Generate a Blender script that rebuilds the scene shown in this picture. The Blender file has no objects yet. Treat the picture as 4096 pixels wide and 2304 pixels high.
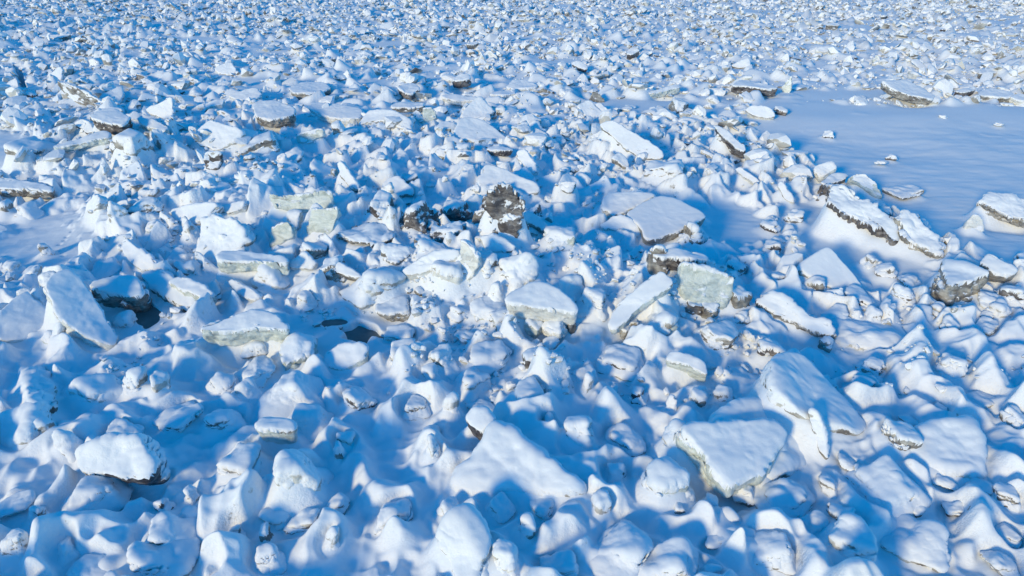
import bpy, math, random
import numpy as np
R = math.radians
S = bpy.context.scene
COL = S.collection

# ---------------- camera, sky, sun, exposure ----------------
CH = 15.4                     # camera height above the river ice (m)
PITCH = R(28.0)               # looking down
FPX = 2728.0                  # focal length in photo pixels (4096 wide)
cam = bpy.data.cameras.new('camera'); cam.sensor_width = 36.0; cam.lens = 36.0 * FPX / 4096.0
cam.clip_start = 0.5; cam.clip_end = 9000
co = bpy.data.objects.new('camera', cam); COL.objects.link(co)
co.location = (0, 0, CH); co.rotation_euler = (R(90) - PITCH, 0, 0)
S.camera = co

SUN_AZ, SUN_EL = -36.0, 16.0  # az: 0 = from behind the camera, -90 = from the left
sv = np.array([math.sin(R(SUN_AZ)) * math.cos(R(SUN_EL)), -math.cos(R(SUN_AZ)) * math.cos(R(SUN_EL)), math.sin(R(SUN_EL))])
W = bpy.data.worlds.new('World'); S.world = W; W.use_nodes = True
wn = W.node_tree
bg = wn.nodes['Background']
sky = wn.nodes.new('ShaderNodeTexSky'); sky.sky_type = 'NISHITA'; sky.sun_disc = False
sky.sun_elevation = R(SUN_EL); sky.sun_rotation = math.atan2(sv[0], sv[1])
sky.air_density = 1.0; sky.dust_density = 0.0; sky.ozone_density = 6.0
hs = wn.nodes.new('ShaderNodeHueSaturation'); hs.inputs['Saturation'].default_value = 1.28; hs.inputs['Hue'].default_value = .491; hs.inputs['Value'].default_value = 1.0
wn.links.new(sky.outputs[0], hs.inputs['Color']); wn.links.new(hs.outputs[0], bg.inputs[0])
bg.inputs[1].default_value = 0.15
sl = bpy.data.lights.new('sun', 'SUN'); sl.energy = 2.0; sl.angle = R(9); sl.color = (1.0, 0.80, 0.43)
so = bpy.data.objects.new('sun', sl); COL.objects.link(so)
from mathutils import Vector
so.rotation_euler = Vector(sv).to_track_quat('Z', 'Y').to_euler()
so.location = (sv * 60).tolist()
S.view_settings.view_transform = 'Standard'; S.view_settings.look = 'None'
S.view_settings.exposure = .62; S.view_settings.gamma = 1.0
S.render.engine = 'CYCLES'
S.cycles.max_bounces = 5; S.cycles.diffuse_bounces = 3; S.cycles.glossy_bounces = 2

# ---------------- numpy noise ----------------
def _h(ix, iy, iz, s):
    h = (ix.astype(np.int64) * 374761393 + iy.astype(np.int64) * 668265263 + iz.astype(np.int64) * 2147483647 + s * 974634777) & 0xffffffff
    h = ((h ^ (h >> 13)) * 1274126177) & 0xffffffff
    h = (h ^ (h >> 16)) & 0xffffff
    return h.astype(np.float32) / 8388607.5 - 1.0
def n2(x, y, s=0):
    xi = np.floor(x); yi = np.floor(y); fx = (x - xi).astype(np.float32); fy = (y - yi).astype(np.float32)
    fx = fx * fx * fx * (fx * (fx * 6 - 15) + 10); fy = fy * fy * fy * (fy * (fy * 6 - 15) + 10)
    xi = xi.astype(np.int64); yi = yi.astype(np.int64); z = np.zeros_like(xi)
    a = _h(xi, yi, z, s); b = _h(xi + 1, yi, z, s); c = _h(xi, yi + 1, z, s); d = _h(xi + 1, yi + 1, z, s)
    return (a + (b - a) * fx) * (1 - fy) + (c + (d - c) * fx) * fy
def n3(p, s=0):
    q = np.floor(p); f = p - q; f = f * f * f * (f * (f * 6 - 15) + 10); q = q.astype(np.int64)
    r = 0
    for i in (0, 1):
        for j in (0, 1):
            for k in (0, 1):
                w = (f[:, 0] if i else 1 - f[:, 0]) * (f[:, 1] if j else 1 - f[:, 1]) * (f[:, 2] if k else 1 - f[:, 2])
                r = r + w * _h(q[:, 0] + i, q[:, 1] + j, q[:, 2] + k, s)
    return r
def fbm2(x, y, s, o=3):
    r = 0; a = 1.0
    for i in range(o):
        r = r + a * n2(x * 2 ** i + 17.3 * i, y * 2 ** i - 9.1 * i, s + i); a *= .5
    return r
def fbm3(p, s, o=3):
    r = 0; a = 1.0
    for i in range(o):
        r = r + a * n3(p * 2 ** i + 7.7 * i, s + i); a *= .5
    return r
def sstep(a, b, x):
    t = np.clip((x - a) / (b - a), 0, 1); return t * t * (3 - 2 * t)

# ---------------- pixel <-> world ----------------
CP, SP = math.cos(PITCH), math.sin(PITCH)
CAM = np.array([0, 0, CH], dtype=float)
def ray(u, v):
    x = (u - 2048.0) / FPX; y = (1152.0 - v) / FPX
    return np.array([x, CP + y * SP, -SP + y * CP])
def g0(u, v, z=0.0):
    d = ray(u, v); t = (z - CH) / d[2]; return CAM + d * t
TILE = {'A': (0, 0, .552), 'B': (1350, 0, .552), 'C': (2696, 0, .552), 'D': (0, 750, .552), 'E': (1350, 750, .552),
        'F': (2696, 750, .552), 'G': (0, 1500, .555), 'H': (1350, 1500, .555), 'I': (2696, 1500, .555)}
def px(tile, x, y):
    a, b, s = TILE[tile]; return a + x * s, b + y * s

# broad relief: (tile, x, y, radius x, radius y, height)
RELIEF = [('E', 700, 560, 7, 3.6, 1.35), ('E', 1600, 700, 6, 3.4, 1.0), ('D', 1700, 150, 7, 4, 1.5), ('A', 900, 1150, 8, 5, 1.5), ('E', 0, 300, 4, 3, .8),
          ('A', 1700, 1250, 6, 4, .5), ('E', 1150, 150, 6, 3, .5), ('E', 2300, 900, 5, 3, .5), ('F', 150, 700, 4, 3, .4),
          ('C', 250, 1150, 8, 4, .35), ('B', 1000, 1000, 10, 6, .5), ('D', 500, 850, 4, 3, .4), ('F', 1700, 350, 5, 3.5, .45),
          ('H', 1300, 600, 3.4, 2.5, .2), ('I', 600, 400, 3.5, 2.5, .2), ('G', 700, 500, 3, 2.2, .2), ('E', 900, 1300, 3.5, 2.2, .2),
          ('I', 1500, 500, 4, 2.6, .25), ('C', 1800, 1100, 14, 8, -.2), ('D', 150, 250, 5, 5, -.35), ('E', 180, 1080, 2.6, 1.6, -.55),
          ('D', 1050, 930, 2.4, 1.6, -.55), ('H', 1000, 1300, 3, 2, .15), ('A', 150, 480, 12, 14, -.8)]
_rel = []
for (t, x, y, rx, ry, h) in RELIEF:
    p = g0(*px(t, x, y)); _rel.append((p[0], p[1], rx, ry, h))
def broad(X, Y):
    z = .2 * n2(X / 14 + 3.1, Y / 14, 5) + .12 * n2(X / 6, Y / 6, 6)
    for (cx, cy, rx, ry, h) in _rel:
        z = z + h * np.exp(-((X - cx) / rx) ** 2 - ((Y - cy) / ry) ** 2)
    return z
def hit(u, v, lift=0.0):
    d = ray(u, v); z = 0.0
    for _ in range(12):
        t = (z - CH) / d[2]; p = CAM + d * t
        z = .5 * z + .5 * (float(broad(p[0:1], p[1:2])[0]) + lift)
    t = (z - CH) / d[2]
    return CAM + d * t

# ---------------- materials ----------------
def nodes(m): return m.node_tree.nodes, m.node_tree.links
def add_noise(N, L, scale, detail=5, rough=.6, vec=None):
    n = N.new('ShaderNodeTexNoise'); n.inputs['Scale'].default_value = scale; n.inputs['Detail'].default_value = detail
    n.inputs['Roughness'].default_value = rough
    if vec: L.new(vec, n.inputs['Vector'])
    return n
def ramp(N, L, src, stops):
    r = N.new('ShaderNodeValToRGB'); el = r.color_ramp.elements
    while len(el) < len(stops): el.new(.5)
    for e, (p, c) in zip(el, stops): e.position = p; e.color = (c + (1,)) if len(c) == 3 else c
    L.new(src, r.inputs[0]); return r
def mixc(N, L, f, a, b):
    m = N.new('ShaderNodeMix'); m.data_type = 'RGBA'
    for s, i in ((f, 0), (a, 6), (b, 7)):
        if hasattr(s, 'links'): L.new(s, m.inputs[i])
        else: m.inputs[i].default_value = s if i == 0 else (*s, 1)
    return m.outputs[2]
SNOW = (.86, .885, .93)
def snow_mat():
    m = bpy.data.materials.new('snow'); m.use_nodes = True; N, L = nodes(m); b = N['Principled BSDF']
    g = N.new('ShaderNodeNewGeometry')
    n1 = add_noise(N, L, .35, 4, .6, g.outputs['Position'])
    r1 = ramp(N, L, n1.outputs[0], [(.35, (.82, .85, .90)), (.7, SNOW)])
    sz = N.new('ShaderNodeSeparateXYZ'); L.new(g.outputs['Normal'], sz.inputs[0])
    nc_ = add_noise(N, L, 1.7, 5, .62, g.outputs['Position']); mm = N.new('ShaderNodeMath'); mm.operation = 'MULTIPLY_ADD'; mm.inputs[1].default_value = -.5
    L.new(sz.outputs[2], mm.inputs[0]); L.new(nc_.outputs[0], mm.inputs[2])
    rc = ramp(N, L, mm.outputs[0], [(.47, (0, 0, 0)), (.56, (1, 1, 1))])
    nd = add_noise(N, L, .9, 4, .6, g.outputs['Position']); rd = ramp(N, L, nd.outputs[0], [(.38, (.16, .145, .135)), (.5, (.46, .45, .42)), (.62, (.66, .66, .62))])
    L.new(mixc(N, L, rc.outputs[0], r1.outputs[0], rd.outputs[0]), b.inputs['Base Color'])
    b.inputs['Roughness'].default_value = .75; b.inputs['Specular IOR Level'].default_value = .25
    a1 = add_noise(N, L, 5.5, 6, .65, g.outputs['Position']); a2 = add_noise(N, L, 38, 3, .6, g.outputs['Position'])
    ad = N.new('ShaderNodeMath'); ad.operation = 'MULTIPLY_ADD'; ad.inputs[1].default_value = .12
    L.new(a2.outputs[0], ad.inputs[0]); L.new(a1.outputs[0], ad.inputs[2])
    bp = N.new('ShaderNodeBump'); bp.inputs['Strength'].default_value = .22; bp.inputs['Distance'].default_value = .08
    se = N.new('ShaderNodeSeparateXYZ'); L.new(g.outputs['Normal'], se.inputs[0])
    mr = N.new('ShaderNodeMapRange'); mr.inputs[1].default_value = .8; mr.inputs[2].default_value = .35; mr.inputs[3].default_value = .16; mr.inputs[4].default_value = .85
    L.new(se.outputs[2], mr.inputs[0]); L.new(mr.outputs[0], bp.inputs['Strength'])
    L.new(ad.outputs[0], bp.inputs['Height']); L.new(bp.outputs[0], b.inputs['Normal'])
    return m
def ice_mat(name, c1, c2, c3, patch, rough=.32, thr=(.42, .5)):
    """bare ice: cloudy colour, darker dirt veins, scraps of snow stuck to it"""
    m = bpy.data.materials.new(name); m.use_nodes = True; N, L = nodes(m); b = N['Principled BSDF']
    g = N.new('ShaderNodeNewGeometry'); P = g.outputs['Position']
    mp = N.new('ShaderNodeMapping'); mp.inputs['Scale'].default_value = (1, 1, 2.2); L.new(P, mp.inputs['Vector'])
    n1 = add_noise(N, L, 1.3, 6, .65, mp.outputs[0]); n1.inputs['Distortion'].default_value = .8
    r1 = ramp(N, L, n1.outputs[0], [(.36, c3), (.48, c2), (.62, c1)])
    nA = add_noise(N, L, 2.2, 4, .6, P)
    sep = N.new('ShaderNodeSeparateXYZ'); L.new(g.outputs['Normal'], sep.inputs[0])
    ma = N.new('ShaderNodeMath'); ma.operation = 'MULTIPLY_ADD'; ma.inputs[1].default_value = .28
    L.new(sep.outputs[2], ma.inputs[0]); L.new(nA.outputs[0], ma.inputs[2])
    rs = ramp(N, L, ma.outputs[0], [(patch, (0, 0, 0)), (patch + .08, (1, 1, 1))])
    L.new(mixc(N, L, rs.outputs[0], r1.outputs[0], (.84, .86, .9)), b.inputs['Base Color'])
    rr = N.new('ShaderNodeMapRange'); rr.inputs[3].default_value = rough; rr.inputs[4].default_value = .8
    L.new(rs.outputs[0], rr.inputs[0]); L.new(rr.outputs[0], b.inputs['Roughness'])
    a1 = add_noise(N, L, 4, 8, .7, P)
    ad = N.new('ShaderNodeMath'); ad.operation = 'MULTIPLY_ADD'; ad.inputs[1].default_value = .35
    L.new(rs.outputs[0], ad.inputs[0]); L.new(a1.outputs[0], ad.inputs[2])
    bp = N.new('ShaderNodeBump'); bp.inputs['Strength'].default_value = .6; bp.inputs['Distance'].default_value = .12
    L.new(ad.outputs[0], bp.inputs['Height']); L.new(bp.outputs[0], b.inputs['Normal'])
    return m
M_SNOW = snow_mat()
ICE = {'w': ice_mat('pale_ice', (.76, .77, .76), (.68, .70, .68), (.50, .51, .50), .66),
       'g': ice_mat('green_ice', (.70, .745, .72), (.56, .61, .58), (.38, .43, .41), .74),
       'd': ice_mat('dirty_ice', (.40, .39, .36), (.21, .20, .185), (.09, .08, .078), .66, .5),
       'k': ice_mat('dark_ice', (.25, .235, .23), (.10, .09, .092), (.035, .03, .034), .66, .5)}
def rubble_mat():
    m = bpy.data.materials.new('snow_dusted_ice'); m.use_nodes = True; N, L = nodes(m); b = N['Principled BSDF']
    g = N.new('ShaderNodeNewGeometry'); P = g.outputs['Position']
    sep = N.new('ShaderNodeSeparateXYZ'); L.new(g.outputs['Normal'], sep.inputs[0])
    nA = add_noise(N, L, 1.1, 5, .65, P)
    ma = N.new('ShaderNodeMath'); ma.operation = 'MULTIPLY_ADD'; ma.inputs[1].default_value = .3
    L.new(sep.outputs[2], ma.inputs[0]); L.new(nA.outputs[0], ma.inputs[2])
    rs = ramp(N, L, ma.outputs[0], [(.47, (0, 0, 0)), (.55, (1, 1, 1))])
    nB = add_noise(N, L, .33, 3, .6, P)
    r1 = ramp(N, L, nB.outputs[0], [(.36, (.16, .15, .14)), (.5, (.44, .44, .41)), (.62, (.66, .66, .62))])
    L.new(mixc(N, L, rs.outputs[0], r1.outputs[0], (.85, .87, .91)), b.inputs['Base Color'])
    b.inputs['Roughness'].default_value = .6
    a1 = add_noise(N, L, 5, 4, .65, P)
    bp = N.new('ShaderNodeBump'); bp.inputs['Strength'].default_value = .4; bp.inputs['Distance'].default_value = .1
    L.new(a1.outputs[0], bp.inputs['Height']); L.new(bp.outputs[0], b.inputs['Normal'])
    return m
M_RUB = rubble_mat()
def water_mat():
    m = bpy.data.materials.new('meltwater'); m.use_nodes = True; N, L = nodes(m); b = N['Principled BSDF']
    g = N.new('ShaderNodeNewGeometry')
    n = add_noise(N, L, .8, 4, .6, g.outputs['Position'])
    r = ramp(N, L, n.outputs[0], [(.4, (.12, .145, .15)), (.65, (.19, .215, .215))]); L.new(r.outputs[0], b.inputs['Base Color'])
    b.inputs['Roughness'].default_value = .45; b.inputs['Specular IOR Level'].default_value = .15
    return m
M_WATER = water_mat()

# ---------------- mesh helpers ----------------
def mesh_np(name, V, quads, tris=None, mat=None, smooth=True):
    me = bpy.data.meshes.new(name)
    nq = 0 if quads is None else len(quads); nt = 0 if tris is None else len(tris)
    me.vertices.add(len(V)); me.vertices.foreach_set('co', np.ascontiguousarray(V, dtype=np.float32).ravel())
    idx = []
    if nq: idx.append(np.asarray(quads, dtype=np.int32).ravel())
    if nt: idx.append(np.asarray(tris, dtype=np.int32).ravel())
    idx = np.concatenate(idx)
    me.loops.add(len(idx)); me.loops.foreach_set('vertex_index', idx)
    st = np.concatenate([np.arange(nq) * 4, nq * 4 + np.arange(nt) * 3]).astype(np.int32)
    me.polygons.add(nq + nt); me.polygons.foreach_set('loop_start', st)
    me.update(calc_edges=True)
    me.polygons.foreach_set('use_smooth', np.full(nq + nt, smooth, dtype=bool))
    if mat: me.materials.append(mat)
    me.validate()
    return me
def vnorm(V, T):
    a = V[T[:, 1]] - V[T[:, 0]]; b = V[T[:, 2]] - V[T[:, 0]]; n = np.cross(a, b)
    N = np.zeros_like(V)
    for k in range(3): np.add.at(N, T[:, k], n)
    return N / (np.linalg.norm(N, axis=1, keepdims=True) + 1e-9)
SPLAT = []; FAC = [.5]
USED = []          # footprints for the snow banks: x, y, rx, ry, height above the broad relief
def ico(sub):
    import bmesh
    bm = bmesh.new(); bmesh.ops.create_icosphere(bm, subdivisions=sub, radius=1)
    V = np.array([v.co[:] for v in bm.verts]); T = np.array([[v.index for v in f.verts] for f in bm.faces]); bm.free()
    return V, T
ICO = {k: ico(k) for k in (1, 2, 4, 5, 6)}
def finish(name, label, cat, V, T, base, mat, thr, snow, seed, group=None, scale=1.0):
    """displace the snow that lies on up-facing skin, split skin into snow cap and ice body, build the thing"""
    N = vnorm(V, T)
    w = sstep(thr - .1, thr + .45, N[:, 2] + .12 * n3(V * 1.7, seed))
    k = snow * w * (1 + .35 * n3(V * (1.3 / max(scale, .3)), seed + 3) + .05 * n3(V * 4.1, seed + 4))
    V2 = V + N * (k * .55)[:, None]; V2[:, 2] += k * .75
    fn = np.cross(V2[T[:, 1]] - V2[T[:, 0]], V2[T[:, 2]] - V2[T[:, 0]]); fn /= (np.linalg.norm(fn, axis=1, keepdims=True) + 1e-12)
    c = V[T].mean(1)
    cls = (.6 * (w[T].mean(1) - .32) + .4 * (fn[:, 2] - thr) + .22 * fbm3(c * 1.5, seed + 9, 2)) > 0
    fr = cls.mean()
    nv_ = len(V); deg = np.bincount(T.ravel(), minlength=nv_) + 1e-9; cf = cls.astype(float)
    for _ in range(5):
        vv = np.bincount(T.ravel(), np.repeat(cf, 3), minlength=nv_) / deg; cf = vv[T].mean(1)
    cls = cf > .5
    if thr < -.9 or fr > .985: cls[:] = True
    if fr < .04: cls[:] = False
    SPLAT.append((V2, T, FAC[0]))
    V2 = V2 - base
    def part(nm, sel, mt, par):
        F = T[sel]; ids, inv = np.unique(F.ravel(), return_inverse=True)
        me = mesh_np(nm, V2[ids], None, inv.reshape(-1, 3), mt)
        o = bpy.data.objects.new(nm, me); COL.objects.link(o)
        if par: o.parent = par
        return o
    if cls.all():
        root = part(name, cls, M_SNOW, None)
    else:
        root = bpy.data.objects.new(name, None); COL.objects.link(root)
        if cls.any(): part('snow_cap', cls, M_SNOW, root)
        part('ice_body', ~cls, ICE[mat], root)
    root.location = base.tolist()
    root['label'] = label; root['category'] = cat
    if group: root['group'] = group
    return root

def chaikin(P, it=2, r=.18):
    for _ in range(it):
        Q = np.roll(P, -1, 0); P = np.stack([P * (1 - r) + Q * r, P * r + Q * (1 - r)], 1).reshape(-1, P.shape[1])
    return P
SEED = [100]
NAMECAT = {'slab': ('ice_floe', 'ice floe'), 'block': ('ice_block', 'ice block'), 'shard': ('ice_shard', 'ice shard'),
           'mound': ('snowy_ice_lump', 'ice lump'), 'boulder': ('ice_boulder', 'ice boulder'), 'frag': ('ice_fragment', 'ice fragment')}
def P(kind, label, tile, pts, az, tilt, th, lift=0.0, mat='w', thr=.3, snow=.10, rough=1.0, rnd=.09, bank=.35):
    """a plate of ice whose large face has the traced outline, lying in a plane of given slope, extruded to real thickness"""
    SEED[0] += 11; sd = SEED[0]
    if tile in 'AB' and mat in 'dk' and .2 < thr < .5: thr -= .14; th *= .8
    uv = np.array([px(tile, x, y) for x, y in pts])
    k = int(np.argmax(uv[:, 1])); A = hit(uv[k, 0], uv[k, 1], lift)
    n = np.array([math.sin(R(az)) * math.sin(R(tilt)), -math.cos(R(az)) * math.sin(R(tilt)), math.cos(R(tilt))])
    W3 = []
    for u, v in uv:
        d = ray(u, v); t = np.dot(n, A - CAM) / np.dot(n, d); W3.append(CAM + d * t)
    W3 = np.array(W3)
    ex = np.cross(n, [0, 0, 1.0]);
    if np.linalg.norm(ex) < 1e-3: ex = np.array([1.0, 0, 0])
    ex /= np.linalg.norm(ex); ey = np.cross(n, ex)
    c = W3.mean(0); Q = np.stack([(W3 - c) @ ex, (W3 - c) @ ey], 1)
    area = .5 * np.sum(Q[:, 0] * np.roll(Q[:, 1], -1) - np.roll(Q[:, 0], -1) * Q[:, 1])
    if area < 0: Q = Q[::-1]
    Q = chaikin(Q, 2)
    M = 150
    L = np.r_[0, np.cumsum(np.linalg.norm(np.roll(Q, -1, 0) - Q, axis=1))]
    tt = np.linspace(0, L[-1], M, endpoint=False); Qc = np.vstack([Q, Q[:1]])
    O = np.stack([np.interp(tt, L, Qc[:, 0]), np.interp(tt, L, Qc[:, 1])], 1)
    size = math.sqrt(abs(area)); cen = O.mean(0)
    if thr <= -1 and uv[k, 1] > 1400: rnd = .38; th = max(th, .8)
    r = min(rnd, th * .4, size * .2)
    prof = []       # (scale s, inward metres, depth)
    for s in np.linspace(.04, .92, 15): prof.append((s, r, 0.0))
    for a in np.linspace(0, 90, 6): prof.append((1.0, r * (1 - math.sin(R(a))), r * (1 - math.cos(R(a)))))
    ns = 15
    for q in np.linspace(0, 1, ns + 2)[1:-1]: prof.append((1.0, .12 * th * q * q, r + (th - 2 * r * .6) * q))
    for a in (40, 80): prof.append((1.0, .12 * th + r * .6 * math.sin(R(a)), th - r * .6 * (1 - math.sin(R(a)))))
    for s in (.7, .35, .05): prof.append((s, r, th))
    dirO = O - cen; lenO = np.linalg.norm(dirO, axis=1, keepdims=True)
    V = []
    for (s, inw, dep) in prof:
        q = cen + dirO * s * np.maximum(0, 1 - inw / lenO)
        V.append(c + q[:, :1] * ex + q[:, 1:] * ey - n * dep)
    V = np.concatenate(V); Rn = len(prof)
    i = np.arange(M); j = (i + 1) % M; T = []
    flip = np.dot(np.cross(ex, ey), n) < 0
    for k2 in range(Rn - 1):
        a = k2 * M + i; b = k2 * M + j; cc = (k2 + 1) * M + j; d = (k2 + 1) * M + i
        T.append(np.stack([a, d, cc], 1)); T.append(np.stack([a, cc, b], 1))
    V = np.vstack([V, V[:M].mean(0), V[(Rn - 1) * M:Rn * M].mean(0)]); c0 = len(V) - 2; c1 = len(V) - 1
    T.append(np.stack([np.full(M, c0), i, j], 1)); T.append(np.stack([np.full(M, c1), (Rn - 1) * M + j, (Rn - 1) * M + i], 1))
    T = np.concatenate(T)
    vol = np.sum(np.einsum('ij,ij->i', V[T[:, 0]] - c, np.cross(V[T[:, 1]] - c, V[T[:, 2]] - c)))
    if vol < 0: T = T[:, ::-1]
    N = vnorm(V, T)
    am = min(.13, .08 * size) * rough
    V = V + N * (am * .5 * fbm3(V / max(.5, .6 * size), sd, 2) + am * .8 * fbm3(V / .4, sd + 5, 4) * sstep(.95, .3, np.abs(N @ n)) + am * .1 * fbm3(V / .3, sd + 2, 2))[:, None]
    wv = (.085 if (thr < .1 and uv[k, 1] > 1380) else .02) * rough ** .5
    V = V + n * (wv * fbm3(V / .85, sd + 8, 3))[:, None]
    zb = V[:, 2].min(); cx, cy = V[:, 0].mean(), V[:, 1].mean()
    gb = float(broad(np.array([cx]), np.array([cy]))[0])
    base = np.array([cx, cy, min(gb, zb)])
    nm, ct = NAMECAT[kind]
    FAC[0] = .15 if (lift > .25 and tilt < 45) else ((.97 if thr <= -.6 else .75) if uv[k, 1] > 1400 else (.85 if thr <= -.6 else .55))
    root = finish(nm, label, ct, V, T, base, mat, thr, snow, sd, scale=size)
    USED.append((cx, cy, (V[:, 0].max() - V[:, 0].min()) / 2, (V[:, 1].max() - V[:, 1].min()) / 2, V[:, 2].max() - gb, bank, lift > .25 and tilt < 45))
    return root

def poly_radius(D, rng, nf, p, flat):
    r = np.zeros(len(D))
    for _ in range(nf):
        n = rng.normal(size=3); n /= np.linalg.norm(n); h = rng.uniform(.62, 1.05)
        r += (np.maximum(0, D @ n) / h) ** p
    for n in ((0, 0, 1), (1, 0, 0), (-1, 0, 0), (0, 1, 0), (0, -1, 0), (0, 0, -1)):
        r += (np.maximum(0, D @ np.array(n, float)) / 1.0) ** p
    return r ** (-1 / p)
def Lp(kind, label, tile, cx, by, w, h, mat='w', thr=-.25, snow=.10, lift=.25, yaw=None, tilt=None, rough=1.0, p=0, bank=.5, nf=0, deep=.85, group=None, sub=4):
    """a rounded or faceted lump: width and height are those it shows in the photo"""
    SEED[0] += 11; sd = SEED[0]; rng = np.random.default_rng(sd)
    u, v = px(tile, cx, by - h * .5); s = TILE[tile][2]
    d = ray(u, v); t0 = (-CH) / d[2]; m = t0 / FPX            # metres per photo px
    a = w * s * m / 2; dep = math.asin(-d[2] / np.linalg.norm(d))
    hh = h * s * m / 2; b = a * deep
    b = min(b, .85 * hh / math.sin(dep))
    c = math.sqrt(max(hh * hh - (b * math.sin(dep)) ** 2, (.3 * hh) ** 2)) / math.cos(dep)
    C = hit(u, v, c * (lift - .12))
    sub = 5 if (sub == 4 and w > 170) else sub
    D, T = ICO[sub]
    thr = thr + (.12 if v > 750 else -.08) if mat in 'dk' and thr < .3 else thr
    p = p or (10 if kind == 'mound' else 22); nf = nf or int(rng.integers(3, 8))
    ya = rng.uniform(-.8, .8) if yaw is None else R(yaw)
    r = poly_radius(D, rng, nf, p, 0)
    V = D * r[:, None]
    mx = np.abs(V).max(0); V = V / mx
    V = V * np.array([a, b, c])
    ct_, st_ = math.cos(ya), math.sin(ya)
    ti = R(rng.uniform(-24, 24)) if tilt is None else R(tilt)
    Rz = np.array([[ct_, -st_, 0], [st_, ct_, 0], [0, 0, 1]]); Ry = np.array([[math.cos(ti), 0, math.sin(ti)], [0, 1, 0], [-math.sin(ti), 0, math.cos(ti)]])
    V = V @ (Rz @ Ry).T
    V[:, 0] *= a / np.abs(V[:, 0]).max(); V[:, 2] *= c / np.abs(V[:, 2]).max()
    if v > 1380 and thr < .1 or kind == 'mound':      # snow drifted to a skirt round the foot
        zr = V[:, 2] / c; fl = .88 + .42 * sstep(.35, -.6, zr) ** 1.3; V[:, 0] *= fl; V[:, 1] *= fl
    V = V + C
    N = vnorm(V, T); size = (a * b * c) ** (1 / 3)
    am = .12 * size * rough; side = .25 + .75 * sstep(.85, .3, N[:, 2])
    V = V + N * (am * fbm3(V / (size * 1.0), sd, 2) + side * (am * .95 * (np.abs(fbm3(V / (size * .42), sd + 3, 3)) - .3) + .018 * rough * fbm3(V / .14, sd + 6, 2)))[:, None]
    gb = float(broad(C[0:1], C[1:2])[0])
    base = np.array([C[0], C[1], min(gb, V[:, 2].min())])
    nm, ct = NAMECAT[kind]; FAC[0] = .4 if kind == 'frag' else (.93 if v > 1450 else .84) * (.5 if thr > .4 else .85 if thr > .15 else 1)
    root = finish(nm, label, ct, V, T, base, mat, thr, min(snow, size * .25), sd, scale=size, group=group)
    USED.append((C[0], C[1], a, b, V[:, 2].max() - gb, bank, False))
    return root
# ================= traced plates and blocks =================
# --- back left
P('slab', 'long brown-bellied slab leaning up out of the rubble, its dirty flank showing, far left', 'A', [(408,600),(500,725),(590,762),(690,760),(800,795),(720,735),(600,665),(480,612)], -20, 68, .4, .1, 'd', .45, .12)
P('slab', 'snowy triangular slab standing on edge like a sail, back left', 'A', [(1250,695),(1252,885),(1160,860),(1050,808),(1150,760)], -25, 58, .35, 0, 'w', -.2)
P('slab', 'thick snow-topped slab over a near-black broken flank, left of the upright sail-like triangle', 'A', [(650,862),(700,815),(850,800),(955,868),(900,922),(780,908)], 5, 12, 1.0, 1.0, 'k', .35, .16)
P('slab', 'small tipped slab with dark belly just left of the black-flanked slab', 'A', [(530,905),(600,870),(650,890),(690,960),(640,975),(570,930)], -10, 45, .5, .3, 'k', .35)
P('slab', 'long thin slab sticking out level toward the left, pale green below', 'A', [(382,1082),(430,1055),(600,1005),(762,960),(802,970),(795,1008),(700,1020),(520,1062)], 0, 14, .35, .75, 'g', .3)
P('slab', 'long dark-bottomed ice beam running in from the left edge of the picture', 'A', [(-60,1300),(100,1318),(230,1335),(390,1378),(370,1400),(150,1385),(-60,1375)], -5, 10, .6, .5, 'd', .25, .14)
Lp('boulder', 'biggest round boulder of crusted snow on the left, brown hollow under its lip', 'A', 985, 1268, 290, 290, 'd', .12, .14, .3)
P('slab', 'snowy slab with wide pale front edge, right of the sail-like triangle and below it', 'A', [(1000,852),(1100,868),(1222,930),(1195,962),(1100,940),(1010,908)], -10, 22, .6, .5, 'g', .3)
P('slab', 'rounded slab end with greenish edge in the back left, beside two stubby blocks', 'A', [(1160,962),(1340,1020),(1335,1055),(1225,1045),(1165,1008)], -15, 25, .45, .35, 'g', .25)
Lp('block', 'stubby tipped block with grey side, left of a snow dome in the back left', 'A', 1295, 1005, 100, 100, 'd', .2)
Lp('block', 'stubby greenish block right beside its tipped twin in the back left', 'A', 1375, 1000, 100, 90, 'g', .15)
P('slab', 'big squarish table of snow with icicled dark gap under its front, back left of centre', 'A', [(1835,790),(1858,755),(2000,745),(2140,795),(2140,850),(1990,885),(1860,868)], -8, 12, .6, .95, 'd', .2, .18)
P('slab', 'wide flat snow slab reaching right from the table slab, blunt left end', 'A', [(2238,800),(2268,750),(2400,760),(2640,800),(2600,880),(2400,865),(2300,825)], -20, 12, .5, .45, 'w', .1, .15)
P('slab', 'flat-topped slab in the back with a thin dark line under its right edge', 'A', [(2090,648),(2200,600),(2340,605),(2400,640),(2330,678),(2130,690)], 5, 10, .5, .4, 'd', .2, .15)
P('slab', 'tall hump-backed slab face rising left of the table slab, all snow', 'A', [(1400,1000),(1520,868),(1600,900),(1760,955),(1745,1000),(1590,1100),(1460,1060)], -15, 42, .4, .1, 'w', -1, .14)
P('block', 'grey-green bare block on edge behind the crusty boulder ridge, back left of centre', 'A', [(2150,990),(2200,965),(2340,940),(2342,985),(2210,1042),(2160,1030)], -5, 62, .6, .25, 'g', .45)
Lp('boulder', 'broad crusty slab boulder speckled brown, below the table slab', 'A', 1880, 1190, 290, 200, 'd', .2, .1)
P('block', 'dark squared block standing in blue shade, capped by a small knob of snow', 'A', [(1480,1225),(1490,1110),(1600,1110),(1605,1180),(1580,1250),(1520,1240)], 0, 70, .8, 0, 'k', .3, .14)
Lp('boulder', 'rounded grey-bottomed boulder right of the crusty brown-speckled one', 'A', 2125, 1232, 160, 150, 'd', .0)
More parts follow.
